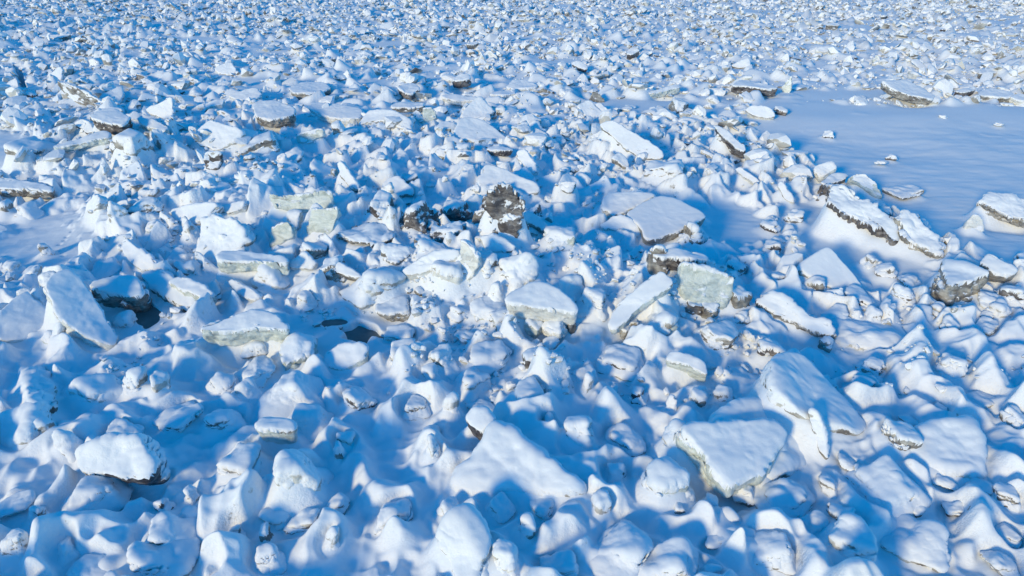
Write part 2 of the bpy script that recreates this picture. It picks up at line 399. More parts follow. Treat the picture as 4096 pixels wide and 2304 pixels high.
Lp('boulder', 'tall narrow boulder of crusted snow with brown left side, right of the grey-green block', 'A', 2475, 1090, 120, 190, 'd', .1)
Lp('boulder', 'wide low crusty boulder at the left, grey right flank, above the dark-bottomed beam', 'A', 245, 1192, 290, 160, 'd', .15)
Lp('block', 'white wedge-nosed block far back left with shaded right side', 'A', 700, 525, 110, 100, 'w', -.2)
P('slab', 'white slab tilted up against the far rubble, brown speck at its peak', 'A', [(1545,500),(1670,445),(1720,520),(1690,545),(1600,540)], -15, 35, .3, 0, 'w', -1)
P('shard', 'thin upright triangular shard catching sun, far left', 'A', [(345,560),(440,485),(452,500),(450,575),(400,590)], -10, 55, .25, 0, 'w', .1)
P('slab', 'dark little roof-shaped slab in the far rubble, left of a grey pebble-like block', 'A', [(1178,668),(1210,642),(1340,665),(1320,680),(1220,684)], 0, 55, .5, 0, 'k', .45, .12)
Lp('boulder', 'low snow-hooded boulder with brown scar, far back left', 'A', 1400, 620, 180, 60, 'd', .2)
P('slab', 'small slab with streaked black flank tilted to the left, far back left', 'A', [(985,545),(1040,550),(1095,590),(1040,592),(1000,575)], -5, 55, .5, 0, 'k', .5)
Lp('boulder', 'grey-tan bare boulder lying flat in the far field, upper left', 'A', 1188, 152, 95, 34, 'd', .5)
Lp('boulder', 'pale green rounded boulder just left of the grey-tan far boulder', 'A', 950, 186, 100, 44, 'g', .5)
P('slab', 'long narrow plank of ice, dark edge, lying across the far left rubble', 'A', [(275,262),(330,255),(420,262),(500,248),(515,256),(420,285),(350,278)], 0, 25, .5, .3, 'd', .3)
Lp('block', 'square grey-faced block in far left rubble, snow on top', 'A', 1720, 368, 85, 36, 'd', .3)
Lp('block', 'dark-sided tilted block beside the narrow black crevice, far left', 'A', 240, 745, 85, 75, 'k', .35)
P('slab', 'thin curved slab with dark slit below, right of the brown-bellied leaner', 'A', [(738,800),(780,782),(885,795),(888,808),(830,808),(745,812)], 0, 15, .3, .4, 'd', .2)
P('slab', 'blue shaded triangular drifted slab directly above the black-flanked slab', 'A', [(700,715),(880,620),(900,690),(860,770),(790,775)], 25, 30, .3, 0, 'w', -1)
P('slab', 'short white plank tipped up to the right, back left of the table slab', 'A', [(1410,780),(1560,730),(1625,720),(1620,760),(1500,790)], -20, 30, .35, .2, 'w', .1)
P('block', 'brown triangular ice face jutting up left of the table slab', 'A', [(1560,810),(1610,805),(1690,850),(1680,880),(1600,870)], 0, 65, .5, 0, 'd', .45)
Lp('block', 'pair-topped snow block with dark right notch in the far left centre', 'A', 1420, 735, 130, 85, 'd', -.05)
P('slab', 'long snow plank with grey edge, far field left of centre', 'A', [(1240,535),(1300,515),(1430,505),(1425,520),(1330,535),(1255,548)], 0, 25, .4, .2, 'g', .2)
P('slab', 'smooth drifted slab sloping right above the table slab, far left of centre', 'A', [(1640,700),(1860,640),(1900,690),(1850,735),(1740,735)], -15, 20, .5, .4, 'w', 0, .14)
# --- back centre
P('slab', 'thin flat slab with frosty grey front edge bridging a black gap, back centre', 'B', [(395,768),(420,748),(620,752),(628,778),(575,786),(400,788)], -3, 9, .5, .75, 'd', .25, .1)
P('block', 'upright grey-green squared block next to the frosty-edged flat slab', 'B', [(620,800),(650,785),(690,783),(722,852),(660,895),(615,910)], 8, 72, .7, 0, 'g', .5)
P('slab', 'wide arched white slab lying below the frosty-edged flat slab', 'B', [(150,915),(190,850),(240,805),(420,815),(525,880),(532,960),(470,935),(330,885),(230,900)], -25, 30, .4, .1, 'w', -1, .16)
P('slab', 'pointed blue-shaded drift slab with sunlit left edge, back centre', 'B', [(890,862),(925,800),(1022,708),(1080,760),(1142,825),(1010,872)], 15, 42, .5, 0, 'w', -.2, .14)
P('slab', 'large smooth apron-shaped slab below the pointed drift slab', 'B', [(840,1000),(880,880),(960,858),(1080,890),(1250,1030),(1050,1045)], 8, 25, .4, 0, 'w', -1, .14)
Lp('block', 'upright block with brown scar on its lower left, right of the pointed drift slab', 'B', 1185, 908, 90, 130, 'd', .1)
P('slab', 'brightest long slab leaning left, sunlit sheet with blunt right end, back right of centre', 'B', [(1890,905),(1990,880),(2100,940),(2350,1095),(2358,1155),(2200,1160),(2060,1060),(1960,965)], -30, 42, .55, .15, 'w', -1, .1, .6)
P('block', 'grey wedge with brown hole propped against the brightest long slab', 'B', [(1830,1000),(1925,950),(2005,985),(1945,1040),(1860,1060)], -10, 62, .5, .1, 'd', .4)
Lp('boulder', 'round dirty boulder streaked brown and white, back right of centre', 'B', 1503, 730, 130, 95, 'd', .45, .08, .35)
P('block', 'dark triangular ice face like an arrowhead with a white spot, back right of centre', 'B', [(1818,738),(1862,655),(1945,735),(1890,742)], 0, 75, .5, 0, 'd', .6)
P('slab', 'arched slab like a doorway over a dark hollow, far right of centre', 'B', [(1690,468),(1742,442),(1812,482),(1800,512),(1745,498)], -5, 35, .6, .35, 'k', .3, .12)
P('slab', 'snow-hooded slab with dark brown face, far centre', 'B', [(828,592),(870,555),(940,550),(968,575),(935,592),(880,600)], -10, 20, .9, .8, 'k', .3, .18)
P('block', 'tilted box with black front, far right of centre', 'B', [(2090,392),(2172,355),(2192,368),(2125,405)], -15, 25, 1.0, .8, 'k', .25)
P('slab', 'long low slab with green dirty edge, back right of centre', 'B', [(2250,675),(2380,640),(2480,618),(2482,640),(2430,655),(2262,688)], 5, 22, .6, .35, 'g', .2)
Lp('boulder', 'crumbling brown-pocked boulder at the back, left of the smooth snowfield', 'B', 2480, 880, 150, 150, 'd', .3)
Lp('block', 'round white knob with green-grey chin, back centre', 'B', 915, 1168, 112, 105, 'g', .0, .14, .5)
P('slab', 'leaning rounded plank, white top and blunt lower end, back centre', 'B', [(1298,1110),(1360,1088),(1432,1190),(1430,1268),(1390,1262),(1320,1160)], -45, 55, .5, .1, 'w', .0)
P('slab', 'huge smooth shaded slab dipping right, just behind the tall dark upright block', 'B', [(1012,1325),(1062,1205),(1112,1195),(1250,1250),(1480,1372),(1400,1420),(1090,1385)], -8, 30, .5, 0, 'w', -1, .12)
Lp('boulder', 'green-cheeked round boulder behind a rugged snow block, right of centre', 'B', 1762, 1398, 125, 130, 'g', .1)
Lp('boulder', 'biggest rugged white block with pleated surface, right of centre at the back', 'B', 2372, 1412, 280, 235, 'w', -.45, .1, .35, rough=1.6)
Lp('block', 'small block with black lower half right of the brightest long slab foot', 'B', 2172, 1282, 110, 75, 'k', .3)
P('block', 'slanted block with black right flank under the brightest long slab', 'B', [(1995,1150),(2050,1110),(2090,1140),(2118,1225),(2080,1228),(2020,1180)], 20, 50, .5, .1, 'd', .3)
P('slab', 'speckled slab leaning left with gravel on its face, behind the pale ice cliff', 'B', [(-5,1195),(28,1172),(110,1290),(168,1385),(120,1402),(30,1300)], -25, 58, .4, 0, 'd', .25)
P('slab', 'small dark-lipped slab, low in the blue shade at back centre', 'B', [(470,1300),(490,1280),(580,1262),(582,1290),(510,1312)], 10, 25, .5, .4, 'd', .2)
P('slab', 'long thin slab with a blue-black gap below, back centre', 'B', [(1080,1092),(1110,1070),(1255,1082),(1262,1098),(1200,1108)], 0, 10, .35, .5, 'k', .2)
P('slab', 'pale smooth fan-shaped slab with one tiny dark stick-like edge, behind the dark blocks', 'B', [(310,1370),(370,1290),(450,1288),(540,1370),(545,1425),(400,1430)], -12, 40, .4, 0, 'd', .1)
P('slab', 'slab with greenish lip and dark corner beneath, back centre left', 'B', [(740,900),(770,885),(855,900),(862,925),(800,945),(700,940)], -5, 18, .4, .45, 'g', .2)
P('slab', 'white quadrangular slab leaning left with shaded face, back right of centre', 'B', [(1730,765),(1830,732),(1880,790),(1965,855),(1800,858)], 10, 40, .5, 0, 'w', -1)
P('slab', 'steep slab with thin dark slot, right of the white quadrangular slab', 'B', [(1862,765),(1900,745),(1970,810),(1955,835),(1910,815)], -20, 40, .4, .2, 'd', .1)
P('block', 'pale cream triangular face in the far centre', 'B', [(1040,425),(1100,362),(1168,430),(1120,442)], -10, 60, .4, 0, 'w', .45)
P('slab', 'rounded slab with black hollow under its left side, back centre left', 'B', [(435,645),(480,615),(560,610),(605,650),(525,692),(470,672)], 8, 14, .6, .6, 'k', .2, .16)
P('slab', 'small slab leaning on the black-hollowed slab, dark edge', 'B', [(312,645),(350,630),(430,680),(420,695),(380,680)], -5, 25, .5, .3, 'd', .2)
P('slab', 'long flat snow plank behind the pointed drift slab', 'B', [(758,700),(790,688),(1010,712),(1012,730),(900,742),(770,722)], -10, 14, .45, .3, 'w', .1, .12)
P('slab', 'flat diamond slab, back centre, right of the long snow plank', 'B', [(1100,690),(1135,668),(1290,665),(1285,685),(1190,700)], 0, 9, .35, .3, 'w', .1)
P('slab', 'broad flat slab like a tabletop, far centre, pale left face', 'B', [(1222,640),(1265,595),(1350,585),(1455,625),(1440,645),(1290,655)], -12, 15, .5, .4, 'w', .0, .14)
Lp('block', 'small dark cube with snow tufts in the far centre', 'B', 1165, 530, 70, 42, 'd', .5)
Lp('block', 'snow-tufted brown block left of the small dark far cube', 'B', 1045, 548, 90, 55, 'd', .1)
P('shard', 'white pointed shard far right of centre beside the black-fronted tilted box', 'B', [(2150,430),(2215,385),(2258,420),(2250,440),(2190,436)], -15, 50, .3, 0, 'w', -1)
Lp('block', 'bright pyramid-like block in the far field left of centre', 'B', 518, 298, 85, 50, 'w', -.3)
P('slab', 'flat slab with dark grey lip in the far centre', 'B', [(930,322),(985,310),(1030,312),(1000,326),(950,330)], 0, 12, .5, .4, 'd', .2)
Lp('block', 'brown-faced slanted block far centre left', 'B', 745, 338, 70, 38, 'd', .3)
Lp('mound', 'tall thin finger-topped lump, back left of centre', 'B', 490, 480, 60, 60, 'w', -.3)
# --- back right
P('slab', 'long dark-edged slab like a raft on the near edge of the right-hand far rubble', 'C', [(418,625),(480,588),(560,600),(750,638),(745,655),(640,652),(560,640),(440,632)], -3, 9, .65, .7, 'k', .2, .12)
P('block', 'tall grey wedge standing at the right end of the raft-like slab', 'C', [(775,640),(852,548),(855,600),(850,650),(832,686),(800,672)], -25, 70, .5, 0, 'g', .35)
Lp('block', 'black-sided block half hidden behind the tall grey wedge', 'C', 880, 598, 75, 50, 'k', .4)
P('slab', 'tilted slab resting on the smooth snowfield edge, dark jagged front', 'C', [(1500,600),(1560,595),(1680,590),(1800,650),(1895,705),(1865,728),(1740,705),(1610,672)], 8, 16, .6, .45, 'd', .2, .12)
P('block', 'grey triangle of bare ice right of the jagged-front slab', 'C', [(1850,662),(1908,598),(1962,640),(1950,662),(1885,680)], 5, 62, .6, 0, 'd', .5)
P('shard', 'white tent-shaped shard between grey triangle and dark slab, back right', 'C', [(1958,655),(2010,568),(2068,640),(2020,655)], -15, 60, .4, 0, 'w', .1)
Lp('block', 'cube-like pale block with pitted face, back right beyond the snowfield', 'C', 1752, 610, 118, 80, 'w', .25, rough=1.3)
Lp('boulder', 'large smooth grey boulder alone in the far right field', 'C', 2178, 368, 145, 66, 'd', .75, .05, rough=.7)
P('slab', 'block-like slab with black slot under it, near the right edge, far back', 'C', [(2205,540),(2225,505),(2330,500),(2345,530),(2300,540)], 0, 15, .7, .6, 'd', .25)
P('slab', 'snow slab with dark left lip lying on the snowfield rim at the right edge', 'C', [(2195,700),(2230,665),(2290,645),(2470,685),(2420,722),(2300,708)], 0, 14, .5, .3, 'd', .2, .12)
P('slab', 'thin black-gapped slab left of the rim slab at the right edge', 'C', [(2030,672),(2080,650),(2180,640),(2185,658),(2110,680)], 0, 15, .5, .35, 'k', .2)
P('slab', 'last rim slab cut off by the right edge of the picture', 'C', [(2430,705),(2480,685),(2600,700),(2600,745),(2500,735)], -5, 14, .5, .3, 'w', .2)
P('shard', 'white wedge with sharp tip, back right, above the raft-like slab', 'C', [(768,432),(826,383),(838,452),(800,450)], -20, 60, .35, 0, 'w', .2)
P('slab', 'white slab face, wide and low, left of the white wedge at back right', 'C', [(405,480),(470,450),(545,420),(556,492),(480,495)], -20, 45, .35, 0, 'w', -1)
P('shard', 'pale triangular shard standing behind the snowfield rim, back right', 'C', [(1222,442),(1282,398),(1305,478),(1260,476)], -15, 62, .35, 0, 'w', .25)
P('shard', 'pale shard with grey streak, right of the pale triangular shard, back right', 'C', [(1430,445),(1470,398),(1500,440),(1480,462)], -15, 62, .35, 0, 'g', .45)
P('block', 'smooth white stone-like block at the left end of the snowfield', 'C', [(518,805),(560,772),(690,780),(738,852),(665,868),(560,842)], -18, 52, .8, .05, 'w', -.3, .12, .6)
Lp('block', 'dark wedge tucked behind the smooth white stone-like block', 'C', 765, 860, 115, 88, 'k', .35)
P('slab', 'long leaning slab with sunlit edge over a black cleft, left rim of the snowfield', 'C', [(290,925),(335,925),(430,1000),(525,1085),(500,1108),(450,1085),(340,990)], -35, 30, .8, .7, 'k', .15, .12)
P('slab', 'long narrow sunlit slab below the black-cleft slab', 'C', [(435,1235),(480,1218),(620,1320),(605,1342),(520,1300)], -45, 45, .5, .15, 'w', -.1)
P('slab', 'upright white plank leaning left at the foot of the snowfield', 'C', [(750,1345),(775,1318),(862,1440),(860,1475),(800,1450)], -50, 55, .4, 0, 'w', -1)
P('block', 'snow-capped block with cream front, topmost of the pile at the snowfield', 'C', [(1012,1265),(1030,1208),(1140,1178),(1185,1232),(1110,1275),(1058,1298)], -20, 40, .8, .3, 'w', .3, .16)
P('slab', 'shell-shaped grey slab sloping right beside the cream-fronted block', 'C', [(1250,1312),(1312,1265),(1392,1262),(1440,1312),(1532,1428),(1480,1428),(1400,1392),(1340,1335)], -8, 50, .6, .1, 'g', .55, .1)
P('slab', 'dark layered slab under the cream-fronted block', 'C', [(1055,1335),(1145,1262),(1262,1272),(1200,1325),(1090,1352)], 0, 18, .8, .5, 'k', .25, .1)
Lp('mound', 'small snow hump with dark hollow out on the smooth snowfield, nearest the stone-like block', 'C', 1120, 1000, 70, 50, 'k', .25, .06)
Lp('mound', 'tiny snow hump alone in the middle of the smooth snowfield', 'C', 1580, 1162, 65, 42, 'k', .25, .06)
Lp('mound', 'low drift scrap just left of the tiny middle hump on the snowfield', 'C', 1500, 1188, 80, 26, 'w', -.5, .05)
Lp('mound', 'bright scrap of snow near the far side of the smooth snowfield', 'C', 1945, 858, 60, 22, 'w', -.5, .05)
Lp('mound', 'small bright scrap at the right on the smooth snowfield', 'C', 2360, 912, 70, 20, 'w', -.5, .05)
Lp('block', 'string of small white crusts on the snowfield left of the stone-like block shadow', 'C', 560, 915, 110, 38, 'w', -.4)
Lp('mound', 'low white bank between snowfield and shell-shaped slab, dark right end', 'C', 1680, 1425, 230, 75, 'd', .1)
P('slab', 'white ridged slab with brown folds at the far right of centre', 'C', [(1015,362),(1060,345),(1110,338),(1290,385),(1235,408),(1140,375),(1080,385)], -15, 30, .4, .1, 'w', .35)
Lp('block', 'lone white peak against the far field, top right', 'C', 1405, 57, 68, 48, 'w', -.3)
Lp('block', 'dark brown block beside a white peak, far right', 'C', 1910, 245, 80, 38, 'k', .5)
P('shard', 'tall white far shard right beside the dark brown block', 'C', [(1925,215),(1990,165),(2022,215),(2005,235)], -15, 60, .4, 0, 'w', .2)
P('slab', 'rectangular slab with grey front, far right field', 'C', [(1098,185),(1110,172),(1190,172),(1198,184),(1150,190)], 0, 15, .8, .5, 'd', .2)
Lp('block', 'small black-brown block in the top right field', 'C', 1305, 142, 50, 32, 'k', .5)
Lp('block', 'brown and white pointed block above the rim, far right', 'C', 1182, 285, 62, 52, 'd', .35)
Lp('block', 'brown-faced block, far right of centre, left of the ridge of crumbs', 'C', 298, 350, 75, 48, 'd', .45)
# --- left middle
P('block', 'widest pale green ice cliff with snowy top, left of centre', 'D', [(1940,70),(2060,85),(2230,75),(2400,55),(2415,130),(2280,188),(2110,182),(1985,150)], 0, 60, .9, .15, 'g', .55, .2)
P('block', 'upright pale green block like a leaning book below the widest cliff', 'D', [(2250,175),(2350,165),(2448,160),(2448,205),(2412,320),(2350,370),(2225,352),(2222,300)], -8, 68, .5, 0, 'g', .6, .16)
P('block', 'pale green pane leaning left of the book-like block', 'D', [(1955,312),(2010,275),(2085,258),(2122,300),(2112,365),(2030,400),(1940,452)], -18, 62, .5, .05, 'g', .6)
P('slab', 'broad snow-plastered slab standing like a wall on the bright ridge', 'D', [(1470,260),(1560,212),(1650,240),(1800,320),(1760,460),(1600,570),(1450,535),(1450,400)], -25, 50, .5, .0, 'w', -.6, .12, 2.2)
P('slab', 'long level slab with dark green underside, left of centre', 'D', [(1568,530),(1610,490),(1750,475),(1950,492),(2085,545),(2085,580),(1850,558),(1625,558)], -3, 14, .55, .75, 'g', .3, .16)
P('block', 'pale faceted block at the right end of the long level slab', 'D', [(2090,592),(2200,462),(2288,560),(2270,612),(2150,602)], -5, 55, .5, 0, 'w', .2)
P('slab', 'bright slab leaning left with cream tip, alone in the left middle', 'D', [(878,402),(922,385),(1050,480),(1155,575),(1100,612),(1020,608),(945,550),(900,480)], -35, 50, .45, .1, 'w', .15, .1)
P('shard', 'tall curved tusk of snow-coated ice standing at left', 'D', [(600,225),(640,110),(682,60),(718,72),(712,140),(650,228)], -50, 66, .5, 0, 'w', -1)
P('slab', 'largest blue-shaded slab at left, with cracked cream corner', 'D', [(320,720),(380,640),(500,608),(610,680),(700,820),(775,960),(860,1080),(840,1160),(640,1110),(470,1005),(390,860)], 58, 32, .55, 0, 'w', .2, .08)
P('slab', 'blue-shaded slab with rusty stains at the left edge, twin of the cracked one', 'D', [(-20,920),(110,795),(210,758),(300,850),(465,1002),(380,1050),(200,1120),(-20,1130)], 58, 32, .6, 0, 'w', .2, .08)
P('slab', 'thick snowy block overhanging the left meltwater pool', 'D', [(650,745),(800,672),(980,662),(1042,740),(1020,800),(850,800),(700,770)], -5, 12, .9, 1.05, 'd', .15, .18, 1.4)
P('slab', 'long rounded slab sloping down right from a blunt nose, right of the left pool', 'D', [(1028,650),(1080,615),(1200,625),(1380,760),(1440,860),(1330,900),(1180,800),(1080,720)], -25, 32, .55, .15, 'd', .15, .16)
P('slab', 'ridged slab lying over the blunt-nosed one, green crack along it', 'D', [(1222,705),(1300,658),(1480,720),(1560,800),(1500,830),(1300,745)], -15, 28, .4, .5, 'g', .25, .14)
P('block', 'small cream-sided block above the ridged slab', 'D', [(1250,562),(1292,540),(1345,600),(1350,642),(1290,612)], -25, 50, .5, .1, 'd', .2)
Lp('mound', 'snow hump with brown-green chin beside the small cream-sided block', 'D', 1400, 678, 140, 140, 'g', -.1)
P('slab', 'half-buried plank with frosted front, above the big overhanging slab', 'D', [(1655,692),(1692,672),(1885,790),(1850,835),(1780,812),(1685,742)], -30, 42, .4, .1, 'w', -.1)
P('slab', 'big overhanging slab like an open shell, dark green belly with icy crumbs', 'D', [(1425,1062),(1650,968),(1840,912),(1970,930),(2070,1000),(2092,1062),(1900,1050),(1800,1060),(1600,1082)], 5, 24, .75, 1.0, 'g', .3, .18)
Lp('boulder', 'fractured green ice boulder with open cracks, left of centre', 'D', 2195, 1385, 290, 300, 'g', .2, .15, .3, rough=1.5, p=14)
P('slab', 'tapering slab with icy front, right of the fractured green boulder', 'E', [(-110,1240),(0,1180),(60,1142),(200,1165),(218,1200),(190,1268),(60,1320),(-90,1312)], -12, 35, .5, .1, 'g', .3, .14)
Lp('block', 'squarish snow-wrapped block below the shell-like slab', 'D', 1875, 1442, 295, 200, 'w', -.25, lift=.4)
P('block', 'small green-fronted block over a black notch in the upper left middle', 'D', [(830,142),(862,112),(930,98),(938,138),(862,162)], -5, 45, .5, .3, 'g', .4)
Lp('mound', 'grey-chinned round lump at the left edge, just below the dark-bottomed beam', 'D', 50, 245, 115, 145, 'd', -.1)
Lp('mound', 'pointed knobby lump right of the grey-chinned one at left', 'D', 200, 250, 150, 130, 'w', -.2)
Lp('mound', 'small lump with a brown spot near the line of animal tracks', 'D', 330, 515, 90, 105, 'd', -.05)
P('shard', 'small upright leaf-shaped shard below the cracked slab', 'D', [(370,1145),(392,1025),(428,992),(442,1060),(405,1145)], -15, 66, .2, 0, 'w', -.4)
P('shard', 'second, stubbier shard left of the leaf-shaped one', 'D', [(300,1120),(340,1055),(370,1060),(375,1150),(330,1150)], -10, 60, .3, 0, 'g', .2)
Lp('mound', 'smooth peaked drift right of the leaf-shaped shard', 'D', 550, 1130, 260, 190, 'w', -1, nf=4, p=6)
Lp('mound', 'tall peaked lump right of the cracked slab', 'D', 925, 1110, 180, 195, 'w', -.3, p=5)
Lp('mound', 'peaked snow lump below the dark belly of the shell-like slab', 'D', 1870, 1250, 190, 150, 'w', -.4, p=5)
P('slab', 'tall narrow sunlit slab standing near the left edge in the foreground', 'D', [(100,1335),(195,1308),(218,1450),(238,1610),(130,1650),(60,1560)], -60, 55, .5, 0, 'w', -1, .12)
P('slab', 'stub of slab pointing up-right, left of the widest green cliff', 'D', [(1558,162),(1605,150),(1780,100),(1765,160),(1660,202)], -20, 40, .4, .1, 'w', .1)
P('slab', 'bright tilted slab face with ragged right end, upper left middle ridge', 'D', [(1240,165),(1320,145),(1590,120),(1510,230),(1400,280),(1260,250)], -30, 45, .5, 0, 'w', -.5, .1)
Lp('mound', 'two-knob lump left of the bright leaning slab', 'D', 770, 650, 190, 115, 'w', -.3)
Lp('mound', 'snow boulder with dark toe, bright ridge, above the snow-plastered wall', 'D', 1390, 470, 130, 230, 'w', -.4)
Lp('block', 'chunky pair of crusted blocks on the ridge, right of the black-notched block', 'D', 1060, 250, 220, 160, 'd', -.05)
Lp('mound', 'low hump with green chin in the shade below the chunky pair', 'D', 1130, 332, 130, 90, 'g', .1)
Lp('block', 'icy green-cheeked block between the leaning panes', 'D', 2160, 315, 150, 140, 'g', .15)
Lp('block', 'tilted oblong block with wet grey side on the rubble pile, left of centre', 'D', 2280, 560, 190, 150, 'd', .05, tilt=25)
Lp('mound', 'hooded snow hump between the pool and the shell-like slab', 'D', 1530, 850, 200, 120, 'w', -.4)
Lp('mound', 'broad white drift peak below the long level slab', 'D', 1990, 740, 230, 190, 'w', -1, p=5)
Lp('mound', 'knob with dark pocket below the end of the long level slab', 'D', 1760, 640, 120, 90, 'd', -.1)
Lp('mound', 'peak beside a dark slit, right of the frosted plank', 'D', 2210, 900, 130, 130, 'w', -.3)
Lp('boulder', 'crusty brown-bottomed snow boulder with ice crumbs, far left of the central pile', 'D', 2430, 700, 180, 170, 'd', .1, rough=1.5)
Lp('mound', 'grey-bellied oval lump in the left shade, above the twin slabs', 'D', 95, 650, 130, 110, 'd', .0)
# --- centre
P('block', 'tallest dark upright block at the centre, grimy face, snow on its peak', 'E', [(1060,95),(1120,45),(1190,8),(1260,40),(1342,92),(1352,220),(1318,245),(1290,405),(1150,375),(1118,240),(1092,170)], 0, 72, .8, .05, 'k', .5, .2, 2.4)
P('block', 'grey ice block leaning against the left of the tallest dark block', 'E', [(968,212),(1080,148),(1112,215),(1135,310),(1050,320),(955,318)], -15, 62, .5, .05, 'd', .5, .1)
P('block', 'brown wedge at the right foot of the tallest dark block', 'E', [(1332,225),(1402,285),(1340,390),(1288,395)], 5, 62, .5, .0, 'k', .55)
P('slab', 'snow-loaded slab sloping down right from the tallest dark block', 'E', [(1348,205),(1392,190),(1480,250),(1545,335),(1480,312),(1360,260)], -15, 40, .5, .35, 'd', .2, .15)
Lp('boulder', 'big blackened boulder under heavy snow, left of the tallest dark block', 'E', 560, 398, 300, 260, 'k', 0.58, .18, .35, rough=1.4, p=12)
Lp('block', 'snow-hooded block with dark foot, leftmost of the grimy row', 'E', 305, 300, 230, 215, 'k', 0.40, .18)
Lp('boulder', 'brown-faced block between blackened boulder and tallest dark block', 'E', 835, 290, 265, 170, 'k', 0.60, .16, .35, rough=1.4)
Lp('boulder', 'dark crumbling lump at the foot of the brown-faced block', 'E', 800, 408, 250, 130, 'k', 0.65, .12, rough=1.5)
Lp('block', 'black-sided slab end, far right of the grimy row, in blue shade', 'E', 1425, 250, 130, 110, 'k', 0.60)
for (x, y, w_, h_, l_) in [(690, 345, 110, 90, 'dark gravelly chunk in the gap right of the blackened boulder'), (905, 335, 90, 80, 'dark chunk hung with icicles at the left foot of the tallest dark block'),
        (620, 420, 120, 60, 'low black chunk at the very bottom of the grimy row'), (1225, 425, 110, 60, 'dark crumbled chunk at the base of the tallest dark block')]:
    Lp('frag', l_, 'E', x, y, w_, h_, 'k', .55, .05, .35, p=14, rough=1.8)
P('block', 'pale cream-green brick of ice in front of the tallest dark block', 'E', [(1038,372),(1130,358),(1280,430),(1285,485),(1110,480),(1052,442)], -12, 52, .6, .05, 'w', .2, .12)
Lp('mound', 'crusted lump right of the brown wedge', 'E', 1415, 402, 160, 115, 'w', -.1, rough=1.5)
Lp('block', 'slanted block with frosted underside, right of the crusted lump', 'E', 1610, 500, 190, 165, 'g', .15)
P('slab', 'pale ice slab propped level on the central crumbling pile', 'E', [(472,625),(600,522),(730,480),(885,468),(892,515),(790,560),(640,640),(490,655)], -8, 48, .6, .45, 'w', .25, .14)
P('shard', 'tall thin blade of ice rising from the central pile', 'E', [(885,400),(905,388),(935,400),(1022,515),(980,640),(902,745),(882,600)], -40, 72, .35, 0, 'w', .3, .06)
Lp('boulder', 'rugged frosty boulder left of the tall thin blade', 'E', 800, 800, 210, 240, 'w', .0, rough=1.7, p=10)
Lp('boulder', 'rugged frosty boulder right of the tall thin blade', 'E', 1055, 725, 200, 220, 'w', -.15, rough=1.5)
Lp('mound', 'biggest white snow-plastered heap of the central pile', 'E', 310, 865, 420, 290, 'w', -.35, .1, rough=1.4, p=6)
P('slab', 'thin pale slab sloping down to the left side of the central pile', 'E', [(-70,565),(0,540),(150,635),(175,665),(60,655),(-40,612)], -12, 35, .4, .35, 'd', .2)
Lp('boulder', 'crusted block with dirty pockets above the pale propped slab', 'E', 440, 570, 230, 150, 'd', .0, rough=1.5)
Lp('boulder', 'long crusty ridge block at the top left of the central pile', 'E', 220, 420, 420, 130, 'd', .1, rough=1.7)
Lp('mound', 'smooth snow lump between ridge block and blade at the pile top', 'E', 690, 520, 220, 120, 'w', -.2)
for q, (x, y, w_, h_, l_) in enumerate([(545, 715, 70, 50, 'cream ice fragment just under the left end of the pale propped slab'), (680, 735, 110, 80, 'largest cream fragment under the right end of the pale propped slab'),
        (600, 790, 90, 60, 'grey fragment lowest left in the hollow of the central pile'), (545, 830, 60, 45, 'little crumb of ice at the lip of the central hollow'),
        (660, 810, 90, 55, 'flat broken fragment lowest right in the hollow of the central pile'), (500, 770, 50, 40, 'small green fragment at the left wall of the central hollow')]):
    Lp('frag', l_, 'E', x, y, w_, h_, 'w' if q != 2 else 'd', .45, .04, p=14, rough=1.3, sub=4)
P('slab', 'large pale ice wedge with cream front like a boat prow, right of central pile', 'E', [(1222,842),(1290,778),(1440,712),(1590,758),(1700,850),(1745,940),(1600,925),(1400,898),(1240,878)], -8, 24, .75, .95, 'w', .28, .2, .6)
for (x, y, w_, h_, m_, l_) in [(1420, 1085, 150, 130, 'g', 'large green-grey chunk under the prow-like wedge, on the left'), (1565, 1120, 190, 160, 'w', 'biggest cream chunk heaped under the prow-like wedge'),
        (1700, 1050, 90, 90, 'd', 'brownish chunk at the right end under the prow-like wedge'), (1560, 1190, 150, 90, 'w', 'lowest white chunk spilling from under the prow-like wedge'), (1300, 1010, 110, 140, 'g', 'leaning green chunk at the left end under the prow-like wedge')]:
    Lp('frag', l_, 'E', x, y, w_, h_, m_, .35, .06, p=12, rough=1.6)
P('slab', 'long smooth slab like a tilted door with green lower edge, right of the prow-like wedge', 'E', [(1972,1040),(1985,900),(2110,790),(2250,680),(2350,608),(2442,700),(2400,740),(2200,880),(2010,1052)], -12, 36, .35, .35, 'g', .35, .12, .6)
P('block', 'upright grey tombstone-like block above the door-like slab', 'E', [(2252,500),(2275,470),(2312,448),(2368,462),(2385,550),(2400,635),(2250,642)], 0, 70, .5, .1, 'd', .5, .14)
P('slab', 'level snow-topped slab roofing a black gap, right of the tombstone-like block', 'F', [(-168,478),(-100,472),(60,485),(232,510),(242,560),(60,545),(-100,530),(-160,520)], 2, 10, .5, 1.05, 'k', .2, .2)
P('block', 'big squared grey-green ice block below the level slab, sheer front', 'F', [(38,622),(82,582),(250,625),(435,682),(438,735),(372,888),(200,842),(45,800)], 5, 62, .9, .25, 'g', .5, .22, .7)
Lp('boulder', 'grey crusty boulder against the right side of the big squared block', 'F', 450, 965, 170, 230, 'd', .15, rough=1.5)
Lp('frag', 'dirty crumbled ice heap under the big squared block, left piece', 'F', 130, 925, 150, 110, 'k', .3, .06, rough=1.8, p=12)
Lp('frag', 'dirty crumbled ice heap under the big squared block, right piece', 'F', 255, 955, 130, 110, 'd', .25, .06, rough=1.8, p=12)
Lp('boulder', 'rounded white boulder with pitted green side at the foot of the door-like slab', 'E', 2330, 1145, 320, 270, 'g', -.05, .1, rough=1.4)
